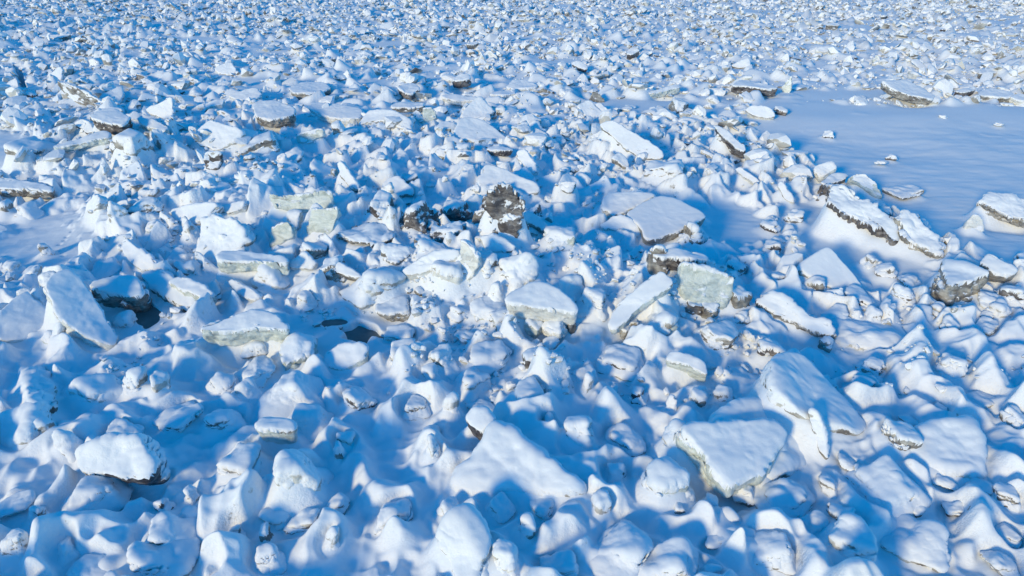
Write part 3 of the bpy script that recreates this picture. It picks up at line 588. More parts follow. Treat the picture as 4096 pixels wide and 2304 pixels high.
Lp('frag', 'brown round stone-like chunk under the door-like slab', 'E', 2125, 1045, 95, 80, 'd', .6, .03)
Lp('frag', 'grey chunk half in snow directly below the brown stone-like chunk', 'E', 2085, 1085, 110, 70, 'd', .5, .04)
for (x, y, w_, h_, m_, t_, l_) in [
        (880, 962, 140, 95, 'w', -.2, 'small white lump left of a larger crusted one, above the central foreground'),
        (1075, 948, 250, 140, 'g', -.1, 'crusted oval lump in front of the central pile, right half'),
        (1150, 890, 120, 190, 'w', -.2, 'hook-shaped upright lump at the right end of the central pile'),
        (400, 965, 250, 145, 'd', -.05, 'rounded lump with dark chin right above the grey pool'),
        (460, 1150, 220, 130, 'd', -.1, 'oval lump just right of the grey pool, brown lower rim'),
        (930, 1112, 180, 70, 'w', -.3, 'low loaf of snow right of the pool, isolated and bright'),
        (1175, 1025, 150, 120, 'g', -.05, 'round lump with green chin left of the chunks under the prow-like wedge'),
        (1330, 790, 290, 290, 'g', -.05, 'tall dome-shaped frosted boulder left of and behind the prow-like wedge'),
        (1680, 860, 170, 240, 'w', -.25, 'bulging lump behind the prow-like wedge with dark toe'),
        (1822, 510, 85, 105, 'g', .0, 'small egg-shaped block with green foot in open snow'),
        (1850, 960, 190, 200, 'd', -.2, 'white heap filling the gap between prow-like wedge and door-like slab'),
        (2050, 1350, 310, 180, 'w', -.35, 'broad peaked drift below the door-like slab'),
        (760, 1400, 220, 240, 'd', -.05, 'left of two bright crusted lumps with holes in the middle foreground'),
        (1090, 1330, 300, 170, 'w', -.25, 'right of two bright crusted lumps in the middle foreground, smooth top'),
        (490, 1320, 210, 180, 'd', -.1, 'block lump with brown right heel below the oval lump by the pool'),
        (1440, 1425, 190, 225, 'd', .0, 'tall block lump with dark left foot, middle foreground'),
        (680, 1460, 160, 170, 'w', -.3, 'bright knob lump at lower left of the two holed lumps'),
        (1800, 1460, 180, 130, 'w', -.4, 'small steep peak in the centre right foreground'),
        (960, 1420, 160, 110, 'w', -.3, 'double-bump snow crest right below the holed lump')]:
    Lp('mound' if t_ < -.15 else 'block', l_, 'E', x, y, w_, h_, m_, t_)
P('slab', 'huge flat blue-white slab with dark thin right edge, right of centre', 'E', [(2080,200),(2200,130),(2330,70),(2450,90),(2655,200),(2662,235),(2500,320),(2330,385),(2230,395),(2190,290)], -12, 13, .4, .2, 'd', .25, .12, .5)
P('slab', 'blunt flat slab overlapped by the huge flat one, left and behind it', 'E', [(1918,100),(1968,52),(2130,55),(2310,62),(2220,120),(2100,180),(2000,215),(1925,165)], -25, 16, .6, .3, 'w', -.2, .14)
P('slab', 'disc-like frosted slab resting edge-on below the blunt flat slab', 'E', [(1895,292),(1990,215),(2065,202),(2165,270),(2212,378),(2060,335)], -8, 45, .3, 0, 'w', -.1)
Lp('mound', 'dark-pocketed lump in the shade under the blunt flat slab', 'E', 1950, 240, 110, 110, 'd', .1)
# --- right middle
Lp('boulder', 'white-hooded boulder with brown broken base above the level roof slab', 'F', 155, 510, 250, 235, 'd', .18, .18, .35, rough=1.4)
P('slab', 'large triangular slab with sharp ridge edge, right of the big squared block', 'F', [(885,585),(1000,500),(1100,438),(1140,455),(1260,590),(1385,752),(1240,775),(1050,700)], 5, 34, .45, 0, 'w', -1, .08, .4)
P('slab', 'long crusted beam with crumbling brown flank, centre right', 'F', [(600,860),(640,800),(740,778),(805,830),(1000,960),(1142,1040),(1135,1105),(1000,1068),(850,985),(680,900)], -28, 38, .8, .2, 'd', .2, .16, 1.8)
Lp('block', 'grey cube-like foot block at the lower end of the crusted beam', 'F', 1096, 1200, 95, 110, 'd', .05)
Lp('block', 'upright pale block with icy hollow on its right, below the grey crusty boulder', 'F', 300, 1240, 310, 265, 'd', -.1)
P('block', 'long dirty broken wall of ice running down the upper part of the dirty ridge', 'F', [(1090,40),(1220,15),(1400,140),(1540,225),(1610,330),(1600,430),(1480,320),(1300,235),(1140,170)], -20, 30, .5, .12, 'k', .3, .18, 2.6)
P('block', 'shorter crusted wall of ice continuing the dirty ridge below its steep bend', 'F', [(1610,230),(1720,205),(1810,300),(1925,420),(1905,490),(1800,455),(1680,380)], -20, 28, .5, .12, 'd', .25, .18, 2.6)
Lp('boulder', 'largest grey-brown boulder at right, slanted striated flank', 'F', 2025, 880, 380, 280, 'd', .5, .16, .35, rough=1.2, p=12, tilt=-12)
P('block', 'snow-topped block with brown belly, above and right of the striated boulder', 'F', [(2228,590),(2245,520),(2280,505),(2380,560),(2490,630),(2445,668),(2310,662)], -12, 35, .7, .3, 'd', .35, .16)
P('block', 'cream half-disc block standing alone on the right snowfield', 'F', [(2094,308),(2128,240),(2165,212),(2205,210),(2242,245),(2256,285),(2252,322),(2180,320)], -10, 68, .4, 0, 'w', .6, .1, .5)
P('slab', 'long crusty slab with dark gaps, cut by the right edge above the half-disc', 'F', [(2222,85),(2290,58),(2440,78),(2580,125),(2600,250),(2420,222),(2340,185),(2240,130)], -10, 25, .6, .3, 'd', .15, .14, 2.2)
for (x, y, w_, h_, m_, t_, l_) in [
        (1140, 165, 150, 190, 'k', .6, 'black-bottomed lump with icicles at the head of the dirty ridge'),
        (1290, 210, 190, 120, 'k', .45, 'snow-bridged lump over a black slot, second along the dirty ridge'),
        (1440, 290, 180, 145, 'k', .55, 'brown lump in the middle of the dirty ridge'),
        (1590, 430, 170, 240, 'k', .6, 'most fissured dark lump, at the steep bend of the dirty ridge'),
        (1730, 365, 170, 160, 'd', .0, 'white knobbly lump right behind the steep bend of the dirty ridge'),
        (1850, 460, 170, 110, 'd', .3, 'crusted lump with black eye near the lower end of the dirty ridge'),
        (1860, 500, 110, 60, 'd', .0, 'small last lump at the lower end of the dirty ridge'),
        (1330, 890, 240, 145, 'k', -.05, 'snow hump with round dark hole like an eye, right of the crusted beam'),
        (1430, 1015, 120, 140, 'w', -.3, 'slim upright snow hump below the one with the eye-like hole'),
        (1410, 1175, 480, 210, 'w', -.4, 'broadest many-topped snow mound, right of the crusted beam foot'),
        (2280, 885, 190, 100, 'w', .05, 'log-like cream block lying under the striated boulder'),
        (2430, 860, 190, 150, 'k', .05, 'snow block with black cave under it at the right edge'),
        (1990, 1120, 140, 160, 'k', .15, 'small dark-necked lump standing in the blue snow at right'),
        (1010, 810, 150, 145, 'd', -.05, 'oval capped lump above the middle of the crusted beam'),
        (1410, 1410, 200, 155, 'd', .1, 'tan-fronted block in the right foreground, left of a bigger tan one'),
        (1980, 1490, 240, 270, 'd', -.1, 'biggest tan-pitted mound in the right foreground'),
        (690, 1320, 230, 200, 'k', .0, 'white lump with dark slot beside the smooth long slab head'),
        (690, 330, 130, 90, 'k', .0, 'little lump with dark brown toe in the smooth slope right of the flat slab'),
        (880, 260, 110, 80, 'd', .1, 'shaggy dark-tufted lump on the slope left of the dirty ridge'),
        (720, 500, 140, 100, 'k', .0, 'snow hump with a black notch at its right, left of the sharp-ridged slab'),
        (450, 650, 160, 110, 'd', .0, 'low hump with a row of dark nicks above the big squared block'),
        (730, 720, 130, 100, 'd', -.05, 'hump with brown toe left of the oval capped lump'),
        (1430, 585, 120, 90, 'd', -.1, 'small frilly lump right of the sharp-ridged slab'),
        (1530, 660, 140, 100, 'd', -.05, 'round hump with dark dimple farther right of the sharp-ridged slab'),
        (1690, 720, 150, 80, 'd', .0, 'low lump with dark right heel before the striated boulder'),
        (1650, 900, 180, 170, 'w', -.3, 'frilled snow lump left of the striated boulder'),
        (1780, 985, 150, 110, 'k', -.15, 'snow bank with small dark cave left below the striated boulder'),
        (1910, 960, 110, 110, 'w', -.2, 'oval lump right of the small dark cave'),
        (2370, 950, 150, 100, 'w', -.3, 'rounded lump ahead of the log-like cream block'),
        (2260, 1040, 190, 60, 'd', .15, 'flat dark-lipped slab end in shade below the log-like block'),
        (1170, 985, 200, 110, 'd', -.15, 'soft hump with dark nick between crusted beam and eye-hole hump'),
        (480, 1010, 120, 110, 'd', .0, 'cracked stub at the left start of the crusted beam'),
        (2510, 560, 90, 90, 'd', .0, 'round lump cut by the right edge beside the brown-bellied block')]:
    Lp('mound' if t_ < .12 else 'boulder', l_, 'F', x, y, w_ * (1.3 if 'dirty ridge' in l_ else 1), h_, m_, t_, rough=2.0 if 'dirty ridge' in l_ else 1.3)
P('slab', 'very long smooth blue slab running from the centre right down to the foreground', 'F', [(700,1290),(760,1225),(840,1200),(945,1235),(1100,1390),(1250,1560),(1390,1745),(1330,1800),(1100,1730),(900,1640),(720,1480)], 62, 24, .7, .1, 'w', -.6, .12, .5)
P('slab', 'slab with crumbly green hollow under its right lip, left of the dark-slotted lump', 'F', [(-70,1275),(0,1205),(110,1235),(235,1300),(245,1385),(170,1350),(60,1300)], -20, 30, .6, .45, 'g', .25, .14)
# --- foreground left
P('slab', 'broad sunlit ramp at the bottom left edge, crest on its right', 'G', [(-30,290),(100,240),(205,205),(240,232),(232,350),(150,500),(-30,580)], -35, 38, .6, 0, 'w', -1, .12)
P('block', 'two-humped snow block bridging a dark gap, left foreground', 'G', [(552,585),(700,515),(860,490),(1008,475),(1062,535),(1105,690),(1090,770),(920,765),(760,740),(600,738)], -8, 42, .9, .45, 'k', .0, .2)
P('slab', 'loaf-like block with green ice face at front, left of centre foreground', 'G', [(1858,400),(1892,345),(2030,348),(2130,375),(2110,425),(1990,445),(1880,430)], -8, 14, .6, .65, 'g', .25, .22)
for (x, y, w_, h_, m_, t_, k_) in [
        (720, 330, 420, 300, 'd', -.25, 'widest crusted mound with icy right cheek, left foreground'),
        (975, 275, 190, 270, 'd', -.05, 'icy pitted block on the right of the widest crusted mound'),
        (1165, 295, 165, 280, 'd', -.1, 'tall block with dark undercut right of the icy pitted block'),
        (1320, 410, 340, 180, 'w', -.3, 'long low crusted loaf, left foreground, right of the dark undercut'),
        (1600, 440, 250, 190, 'w', -.5, 'smooth cone-topped snow mound in the left foreground'),
        (2230, 460, 250, 200, 'w', -.2, 'knobbly lump resting behind the green-faced loaf'),
        (870, 500, 260, 130, 'w', -.6, 'plain rounded hump behind the two-humped bridging block'),
        (345, 540, 160, 240, 'w', -.3, 'lumpy pillar of snow right of the sunlit ramp'),
        (500, 640, 150, 240, 'w', -.6, 'bright-nosed ridge left of the two-humped bridging block'),
        (690, 1010, 320, 260, 'w', -.35, 'tent-like mound directly below the dark gap'),
        (1775, 830, 340, 290, 'k', -.15, 'crusted mound with two dark nicks, left of the upright oval block'),
        (2170, 1045, 350, 450, 'g', -.1, 'tallest upright oval block with ragged icy left foot'),
        (2200, 1130, 240, 150, 'd', -.2, 'small crust lump at the foot of the upright oval block'),
        (1995, 1110, 240, 160, 'w', -.6, 'plain dome left of the foot of the upright oval block'),
        (1210, 1270, 310, 220, 'd', -.15, 'bright-sloped mound with grey right heel, bottom left'),
        (480, 1365, 160, 155, 'd', -.15, 'small shining knob with shaded right side, bottom left'),
        (295, 1130, 130, 180, 'd', -.1, 'round knob with grey crescent chin, bottom left'),
        (150, 1425, 180, 320, 'w', -.4, 'narrow crest catching sun in the bottom left corner'),
        (1130, 1480, 460, 260, 'w', -.4, 'broad dark-blue-backed mound at the bottom edge, left'),
        (1540, 1470, 150, 110, 'w', -.4, 'small peak at the bottom edge beside the dark-blue-backed mound'),
        (1385, 950, 90, 130, 'w', -.3, 'slender bright stub alone in blue snow, left foreground'),
        (1375, 1080, 150, 115, 'w', -.3, 'white wedge just under the slender bright stub'),
        (1165, 1005, 110, 110, 'k', -.05, 'rounded knob with black smile below it, left foreground'),
        (1710, 1230, 110, 140, 'd', -.05, 'small knob with grey-green chin, bottom left of centre'),
        (1920, 1260, 110, 160, 'd', .0, 'knob with brown-grey left side at bottom, left of centre'),
        (2100, 320, 390, 290, 'w', -.3, 'square-shouldered snow block, foreground left of centre'),
        (1780, 230, 150, 200, 'w', -.5, 'smooth upright egg of snow left of the square-shouldered block'),
        (1620, 150, 200, 150, 'g', -.1, 'grey-green chinned lump above the smooth upright egg'),
        (2455, 690, 100, 190, 'd', -.1, 'rounded pillar with green-grey toe, right of the upright oval block'),
        (1940, 1420, 180, 170, 'w', -.6, 'low soft hump at the bottom edge left of centre'),
        (130, 1010, 240, 140, 'w', -.6, 'rounded cheek of snow at the left edge, lower foreground'),
        (300, 190, 200, 110, 'w', -.6, 'soft hump right of the tall narrow sunlit slab'),
        (650, 1450, 260, 130, 'w', -.7, 'low ridge hump at the bottom edge, left'),
        (2400, 1330, 130, 200, 'w', -.6, 'narrow bright crest at the bottom, left of the central hollow'),
        (2440, 1000, 160, 120, 'w', -.8, 'faint smooth swell left of the bright crusted knob')]:
    Lp('mound' if k_.find('block') < 0 else 'block', k_, 'G', x, y, w_, h_, m_, t_, p=(14 if t_ > -.5 else 7), snow=.15, rough=.95)
# --- foreground centre
P('slab', 'great triangular slab like a fallen gable, sunlit right ramp, centre foreground', 'H', [(790,800),(860,680),(955,625),(1000,520),(1060,430),(1130,325),(1260,400),(1420,530),(1600,670),(1755,790),(1765,860),(1560,880),(1300,830),(1080,900),(900,880)], -22, 27, .7, .05, 'w', -1, .16, .8)
P('slab', 'short slab end poking out over a dark hollow beside the gable-like slab', 'H', [(928,350),(985,275),(1060,280),(1120,340),(1100,400),(1040,450),(960,400)], -20, 28, .5, .55, 'k', .2, .2)
for (x, y, w_, h_, m_, t_, k_) in [
        (1530, 490, 90, 190, 'd', -.1, 'narrow peaked stub with brown toe right of the gable-like slab'),
        (1725, 615, 250, 280, 'w', -.25, 'round-headed block right of the narrow peaked stub'),
        (1365, 330, 270, 230, 'd', -.1, 'crusted crag above the gable-like slab'),
        (1060, 270, 200, 75, 'w', -.4, 'oval lump left of the crusted crag'),
        (1250, 300, 150, 110, 'd', -.1, 'small pitted lump in front of the crusted crag'),
        (690, 750, 120, 270, 'd', -.15, 'upright thin ridge with brown pinhole left of the gable-like slab'),
        (660, 500, 150, 140, 'w', -.5, 'soft double shoulder above the thin pinholed ridge'),
        (890, 1500, 500, 440, 'd', -.2, 'big squarish block with sunlit left wall at the bottom edge, centre'),
        (1350, 1245, 170, 200, 'd', -.1, 'bright ridge ending in a dark-tipped nose, bottom centre'),
        (400, 1115, 240, 205, 'd', -.1, 'bright crusted knob with grey toe, bottom left of centre'),
        (810, 1050, 150, 140, 'w', -.5, 'pointed snow peak left under the gable-like slab'),
        (2060, 1440, 440, 300, 'd', -.1, 'round bodied block with rough icy left cheek, bottom right of centre'),
        (2400, 1500, 420, 260, 'w', -.35, 'square-edged snow block at the bottom edge, right of the round bodied one'),
        (2400, 720, 280, 350, 'd', -.1, 'upper lobe of the tall shaggy pillar, right of the gable-like slab'),
        (2340, 1020, 380, 340, 'g', -.05, 'lower lobe of the tall shaggy pillar, with pale ice hollow'),
        (2010, 790, 150, 140, 'd', -.1, 'lone small peak in blue snow left of the shaggy pillar'),
        (2170, 220, 110, 110, 'k', .1, 'dark-toed lump in the slope above the lone small peak'),
        (2405, 350, 110, 180, 'd', -.05, 'upright knob with brown toe, upper right foreground'),
        (1790, 220, 110, 210, 'w', -.6, 'narrow bright crest line above the round-headed block'),
        (150, 310, 230, 210, 'k', -.1, 'tousled lump with black slit at its left, foreground'),
        (560, 300, 180, 130, 'w', -.25, 'square nosed lump right of the tousled one'),
        (60, 560, 140, 140, 'k', -.15, 'small block with dark green toe at the left of the central foreground'),
        (820, 400, 140, 240, 'w', -.45, 'wavy crest above the dark hollow of the short slab end'),
        (1180, 1040, 180, 140, 'w', -.8, 'soft swell below the gable-like slab'),
        (1480, 1050, 200, 150, 'w', -.8, 'smooth swell right below the gable-like slab tip'),
        (1900, 1080, 140, 200, 'w', -.6, 'gentle bright nose at the right below the gable-like slab'),
        (2080, 560, 260, 160, 'w', -.7, 'smooth shoulder of snow left of the shaggy pillar top'),
        (1180, 1500, 230, 260, 'w', -.6, 'shaded spur at the bottom edge, right of the squarish block'),
        (1600, 1460, 260, 150, 'w', -.8, 'faint low swell at the bottom centre'),
        (980, 150, 240, 170, 'w', -.5, 'rounded bright crest, upper central foreground')]:
    Lp('mound' if k_.find('block') < 0 else 'block', k_, 'H', x, y, w_, h_, m_, t_, p=(14 if t_ > -.5 else 7), snow=.15, rough=.95)
# --- foreground right
P('slab', 'rounded back slab like a turtle shell, right foreground, partly hidden by its neighbour', 'I', [(285,360),(370,250),(510,182),(690,215),(830,330),(940,490),(965,590),(940,680),(830,745),(700,800),(600,600),(420,400)], 55, 26, .9, .1, 'g', -.1, .2, 1.0, .25)
P('slab', 'broad front slab with ragged green broken lip, right foreground', 'I', [(20,395),(280,362),(500,352),(720,360),(810,430),(800,510),(720,630),(600,780),(530,800),(420,850),(300,740),(190,600)], 25, 22, .75, .5, 'g', .3, .2, 1.2, .16)
P('shard', 'fin-like plank on edge with dark foot, right of the turtle-shell slab', 'I', [(962,290),(985,260),(1025,285),(1075,400),(1100,560),(1098,622),(1045,560),(1000,430)], -40, 62, .5, .05, 'd', .0)
P('slab', 'widest smooth pale sheet sloping to the viewer in the right foreground', 'I', [(1640,560),(1720,420),(1820,330),(2000,300),(2160,300),(2250,440),(2262,600),(2240,742),(2000,735),(1750,660)], -15, 20, .5, .15, 'w', -1, .14, .8)
for (x, y, w_, h_, m_, t_, k_) in [
        (780, 315, 280, 210, 'g', -.1, 'crusted lump with green slit behind the turtle-shell slab'),
        (810, 990, 340, 190, 'd', -.2, 'smooth oval dome right under the ragged green lip'),
        (490, 905, 150, 130, 'd', -.1, 'little round knob under the left end of the ragged lip'),
        (1340, 245, 200, 210, 'k', .05, 'white cap lump with dark belly at the rim of the very long smooth slab'),
        (1600, 620, 260, 240, 'd', -.05, 'frilly lump with black crack, upper right foreground'),
        (1560, 950, 420, 290, 'd', -.25, 'broad pale block with black triangle of shade at its left, right foreground'),
        (1910, 315, 110, 90, 'd', .05, 'small pit-sided nub above the widest pale sheet'),
        (1690, 375, 130, 70, 'd', .0, 'small nub with dark underline left above the widest pale sheet'),
        (2440, 480, 200, 230, 'd', -.05, 'icy pitted boulder at the right edge, foreground'),
        (1200, 1135, 210, 180, 'd', -.05, 'oval mushroom lump with grey chin, bottom right'),
        (1240, 1410, 340, 310, 'w', -.2, 'square-backed block with sharp right edge, bottom right'),
        (710, 1400, 290, 220, 'w', -.35, 'sunlit shoulder with shaded drop, bottom right of centre'),
        (430, 1230, 340, 110, 'w', -.6, 'flat double-topped bank, bottom right of centre'),
        (1110, 860, 150, 120, 'w', -.35, 'small bright ridge right of the ragged green lip'),
        (1950, 820, 140, 70, 'w', -.5, 'tiny smooth bump below the widest pale sheet'),
        (2360, 950, 180, 150, 'd', -.1, 'bright bump with tan nick near the right edge, lower foreground'),
        (1740, 1005, 130, 80, 'd', .05, 'tan-nicked nub below the black-shaded broad block'),
        (2030, 1020, 140, 90, 'k', .05, 'nub with dark squarish hole, lower right'),
        (270, 1480, 130, 120, 'w', -.4, 'small peak on the bottom edge right of centre'),
        (1780, 1330, 420, 250, 'w', -.7, 'long smooth bank, bottom right'),
        (2410, 1220, 180, 110, 'd', -.05, 'split little lump with dark cross-shaped crack, lower right edge'),
        (40, 1040, 120, 110, 'd', -.1, 'left of two small dark-toed knobs under the front slab'),
        (260, 1000, 120, 120, 'd', -.05, 'right of two small dark-toed knobs under the front slab'),
        (390, 1090, 150, 110, 'w', -.7, 'soft bright bump below the two dark-toed knobs'),
        (1230, 670, 120, 80, 'd', .0, 'dark-nicked nub between the fin-like plank and the black-cracked lump'),
        (160, 290, 150, 160, 'd', -.1, 'crusted knob at the left of the right-hand foreground, brown toe'),
        (350, 250, 160, 170, 'w', -.2, 'peaked lump beside the crusted brown-toed knob'),
        (1400, 780, 220, 110, 'w', -.5, 'bright swell left of the black-shaded broad block'),
        (2200, 850, 180, 90, 'w', -.6, 'low soft bump below the right corner of the widest pale sheet'),
        (2330, 1430, 200, 140, 'w', -.6, 'rounded bank in the bottom right corner'),
        (1020, 1150, 180, 150, 'w', -.8, 'smooth swell left of the oval mushroom lump'),
        (2200, 250, 260, 110, 'w', -.3, 'long crusty crest left of the icy pitted edge boulder')]:
    Lp('mound' if k_.find('block') < 0 else 'block', k_, 'I', x, y, w_, h_, m_, t_, p=(14 if t_ > -.5 else 7), snow=.15, rough=.95)
# ================= snow-covered river ice (ground sheet) =================
def gauss(H, sg):
    ny, nx = H.shape; pad = int(sg * 4) + 2
    Hp = np.pad(H, pad, mode='edge'); F = np.fft.rfft2(Hp)
    fy = np.fft.fftfreq(Hp.shape[0])[:, None]; fx = np.fft.rfftfreq(Hp.shape[1])[None]
    F *= np.exp(-2 * (math.pi * sg) ** 2 * (fx ** 2 + fy ** 2))
    return np.fft.irfft2(F, s=Hp.shape)[pad:pad + ny, pad:pad + nx].astype(np.float32)
class Raster:
    def __init__(s, x0, x1, y0, y1, res):
        s.x0, s.y0, s.res = x0, y0, res; s.nx = int((x1 - x0) / res); s.ny = int((y1 - y0) / res)
        s.xs = x0 + np.arange(s.nx) * res; s.ys = y0 + np.arange(s.ny) * res
        s.X, s.Y = np.meshgrid(s.xs, s.ys); s.H = np.zeros((s.ny, s.nx), np.float32)
    def blocks(s, rng, n, smin, smax, hmul, sharp, xy=None, keep=None):
        cx = rng.uniform(s.xs[0], s.xs[-1], n); cy = rng.uniform(s.ys[0], s.ys[-1], n)
        if keep is not None:
            k = rng.uniform(size=n) < keep(cx, cy); cx, cy = cx[k], cy[k]
        n = len(cx)
        a = smin * (smax / smin) ** (rng.uniform(size=n) ** 1.6); b = a * rng.uniform(.45, .95, n); ph = rng.uniform(0, math.pi, n)
        sl = rng.uniform(-.75, .75, (n, 2)); h0 = a * hmul * rng.uniform(.25, 1, n)
        for i in range(n):
            r = int(a[i] * 1.25 / s.res) + 1; ix = int((cx[i] - s.x0) / s.res); iy = int((cy[i] - s.y0) / s.res)
            i0, i1, j0, j1 = max(0, ix - r), min(s.nx, ix + r + 1), max(0, iy - r), min(s.ny, iy + r + 1)
            if i1 <= i0 or j1 <= j0: continue
            dx = s.xs[None, i0:i1] - cx[i]; dy = s.ys[j0:j1, None] - cy[i]
            u = dx * math.cos(ph[i]) + dy * math.sin(ph[i]); v = -dx * math.sin(ph[i]) + dy * math.cos(ph[i])
            q = (np.abs(u) / a[i]) ** sharp + (np.abs(v) / b[i]) ** sharp
            m = np.clip((1 - q) * 3.5, 0, 1)
            h = (h0[i] + sl[i, 0] * u + sl[i, 1] * v) * m
            np.maximum(s.H[j0:j1, i0:i1], h, out=s.H[j0:j1, i0:i1])
    def sample(s, x, y, A=None):
        A = s.H if A is None else A
        fx = np.clip((x - s.x0) / s.res, 0, s.nx - 1.001); fy = np.clip((y - s.y0) / s.res, 0, s.ny - 1.001)
        i = fx.astype(int); j = fy.astype(int); fx = fx - i; fy = fy - j
        return (A[j, i] * (1 - fx) + A[j, i + 1] * fx) * (1 - fy) + (A[j + 1, i] * (1 - fx) + A[j + 1, i + 1] * fx) * fy
def inside(Pxy, X, Y):
    c = np.zeros(X.shape, bool); n = len(Pxy)
    for i in range(n):
        x1, y1 = Pxy[i]; x2, y2 = Pxy[(i + 1) % n]
        if y1 == y2: continue
        c ^= ((y1 > Y) != (y2 > Y)) & (X < (x2 - x1) * (Y - y1) / (y2 - y1) + x1)
    return c
def wpoly(tile, pts):
    uv = [px(tile, x, y) for x, y in pts]; c = np.mean(uv, 0); z = hit(c[0], c[1], .2)[2]
    return [tuple(g0(u, v, z)[:2]) for u, v in uv]
SRC = lambda pts: [tuple(g0(u, v)[:2]) for u, v in pts]
FIELD = SRC([(3040, 395), (3300, 415), (3700, 430), (4500, 430), (4800, 900), (4400, 1100), (4096, 1080), (3900, 1010), (3800, 1000), (3620, 850), (3500, 820), (3330, 760), (3240, 620), (3080, 540), (2990, 470)])
FIELD2 = SRC([(-300, 500), (60, 530), (110, 620), (40, 720), (-300, 740)])
FIELD3 = SRC([(-200, 830), (180, 800), (330, 840), (330, 1000), (260, 1100), (60, 1040), (-200, 1060)])
SLOPE = SRC([(3150, 780), (3300, 800), (3560, 960), (3720, 1050), (3700, 1160), (3500, 1150), (3300, 1040), (3180, 930)])
SLOPE2 = SRC([(2830, 780), (2980, 790), (3050, 900), (3040, 960), (2880, 980), (2830, 900)])
POOLS = [wpoly('E', [(15, 1052), (110, 1035), (172, 1002), (215, 1030), (372, 1095), (260, 1112), (205, 1162), (35, 1138), (75, 1100)]),
         wpoly('D', [(915, 885), (980, 828), (1050, 838), (1175, 905), (1140, 985), (1065, 1022), (1005, 985), (960, 935)]),
         wpoly('D', [(2345, 968), (2420, 960), (2520, 966), (2500, 985), (2390, 1000), (2350, 1012)])]
CREV = wpoly('A', [(98, 465), (145, 465), (170, 560), (215, 700), (165, 712), (135, 590)])
RN = Raster(-54, 54, 8, 64, .06)
rng = np.random.default_rng(7)
fld = np.zeros_like(RN.H)
for Pq in (FIELD, FIELD2, SLOPE, SLOPE2): fld = np.maximum(fld, inside(Pq, RN.X, RN.Y).astype(np.float32))
fld = np.maximum(fld, .75 * inside(FIELD3, RN.X, RN.Y))
RN.fld = gauss(fld, 9)
notf = lambda x, y: 1 - .97 * sstep(.15, .6, RN.sample(x, y, RN.fld))
RN.blocks(rng, 6500, .35, 1.2, .65, 4.0, keep=notf)
RIDGE = SRC([(150, 600), (700, 560), (1300, 740), (1900, 900), (2500, 1050), (2900, 1150), (3000, 1420), (2500, 1400), (2000, 1360), (1500, 1230), (1000, 1050), (300, 830)])
rmask = gauss(inside(RIDGE, RN.X, RN.Y).astype(np.float32), 12)
big = RN.H.copy(); RN.H[:] = 0
RN.blocks(rng, 30000, .10, .5, .9, 3.5, keep=lambda x, y: .55 * sstep(.3, .8, RN.sample(x, y, rmask)))
extra = RN.H.copy(); RN.H[:] = 0
RN.blocks(rng, 14000, .12, .42, .62, 3.0, keep=lambda x, y: notf(x, y) * (.6 + .4 * sstep(20, 34, y)))
small = RN.H.copy()
fore = sstep(30, 21, RN.Y).astype(np.float32)
sm = .95 * gauss(big, 2.8) + 1.1 * gauss(small, 2.0)          # deep drifted snow of the foreground
cr = 1.05 * gauss(big, 1.0) + .8 * gauss(small, .8)          # thinner snow of the ridge and beyond
RN.H = (np.maximum(sm * fore + cr * (1 - fore), .9 * gauss(extra, .9))) * (1 - .9 * RN.fld)
RN.H += (.13 * n2(RN.X / 1.1, RN.Y / 1.1, 31) + .035 * n2(RN.X / .42, RN.Y / .42, 32)).astype(np.float32) * (1 - .85 * RN.fld)
gy_, gx_ = np.gradient(gauss(RN.H, 1.5), RN.res); slp = np.clip(np.hypot(gx_, gy_) - .25, 0, 1.2)
RN.H += (slp * (.05 * fbm2(RN.X / .30, RN.Y / .30, 71, 3)) * (1 - .6 * fore)).astype(np.float32)
RN.H += (.03 * fbm2(RN.X / 2.2, RN.Y / .9, 33, 3) * RN.fld).astype(np.float32)
# snow drifted against every traced block: its own top surface, spread and lowered
RS = Raster(-54, 54, 8, 64, .12)
for (V_, T_, f_) in SPLAT:
    a, b, c_ = V_[T_[:, 0]], V_[T_[:, 1]], V_[T_[:, 2]]
    Q_ = np.vstack([V_, (a + b + c_) / 3, (a + b) / 2, (b + c_) / 2, (a + c_) / 2])
    yr_ = (Q_[:, 1] - Q_[:, 1].min()) / (np.ptp(Q_[:, 1]) + 1e-6)
    rel = (Q_[:, 2] - broad(Q_[:, 0], Q_[:, 1])) * (f_ + (.95 - f_) * sstep(.2, .85, yr_))
    ii = ((Q_[:, 0] - RS.x0) / RS.res).astype(int); jj = ((Q_[:, 1] - RS.y0) / RS.res).astype(int)
    ok = (ii > 0) & (ii < RS.nx - 1) & (jj > 0) & (jj < RS.ny - 1)
    np.maximum.at(RS.H, (jj[ok], ii[ok]), rel[ok])
RS.H = np.maximum(RS.H, 0)
d_ = RS.H.copy()
for dj, di in ((0, 1), (1, 0), (0, -1), (-1, 0)): d_ = np.maximum(d_, np.roll(RS.H, (dj, di), (0, 1)))
sk = .78 * gauss(d_, 1.2) + .22 * gauss(d_, 5.0)
sk2 = .8 * gauss(d_, 1.6) + .2 * gauss(d_, 4.0)
fo = sstep(30, 21, RS.Y); RS.H = (sk * fo + sk2 * (1 - fo)).astype(np.float32)
S_ = RS.sample(RN.X, RN.Y).astype(np.float32)
hm_ = RS.sample(RN.X, RN.Y, gauss((d_ > .05).astype(np.float32), 1.0)); RN.H *= 1 - .75 * sstep(.45, .95, hm_) * (1 - .6 * fore)
rub_ = np.maximum(RN.H, 0); gap_ = 1 - sstep(.35, .85, hm_)
crest = (1 - np.abs(n2(RN.X / .85 + .3 * n2(RN.X / .6, RN.Y / .6, 82), RN.Y / .75, 81))) ** 2 * .20 + (1 - np.abs(n2(RN.X / .4, RN.Y / .36, 83))) ** 2 * .10
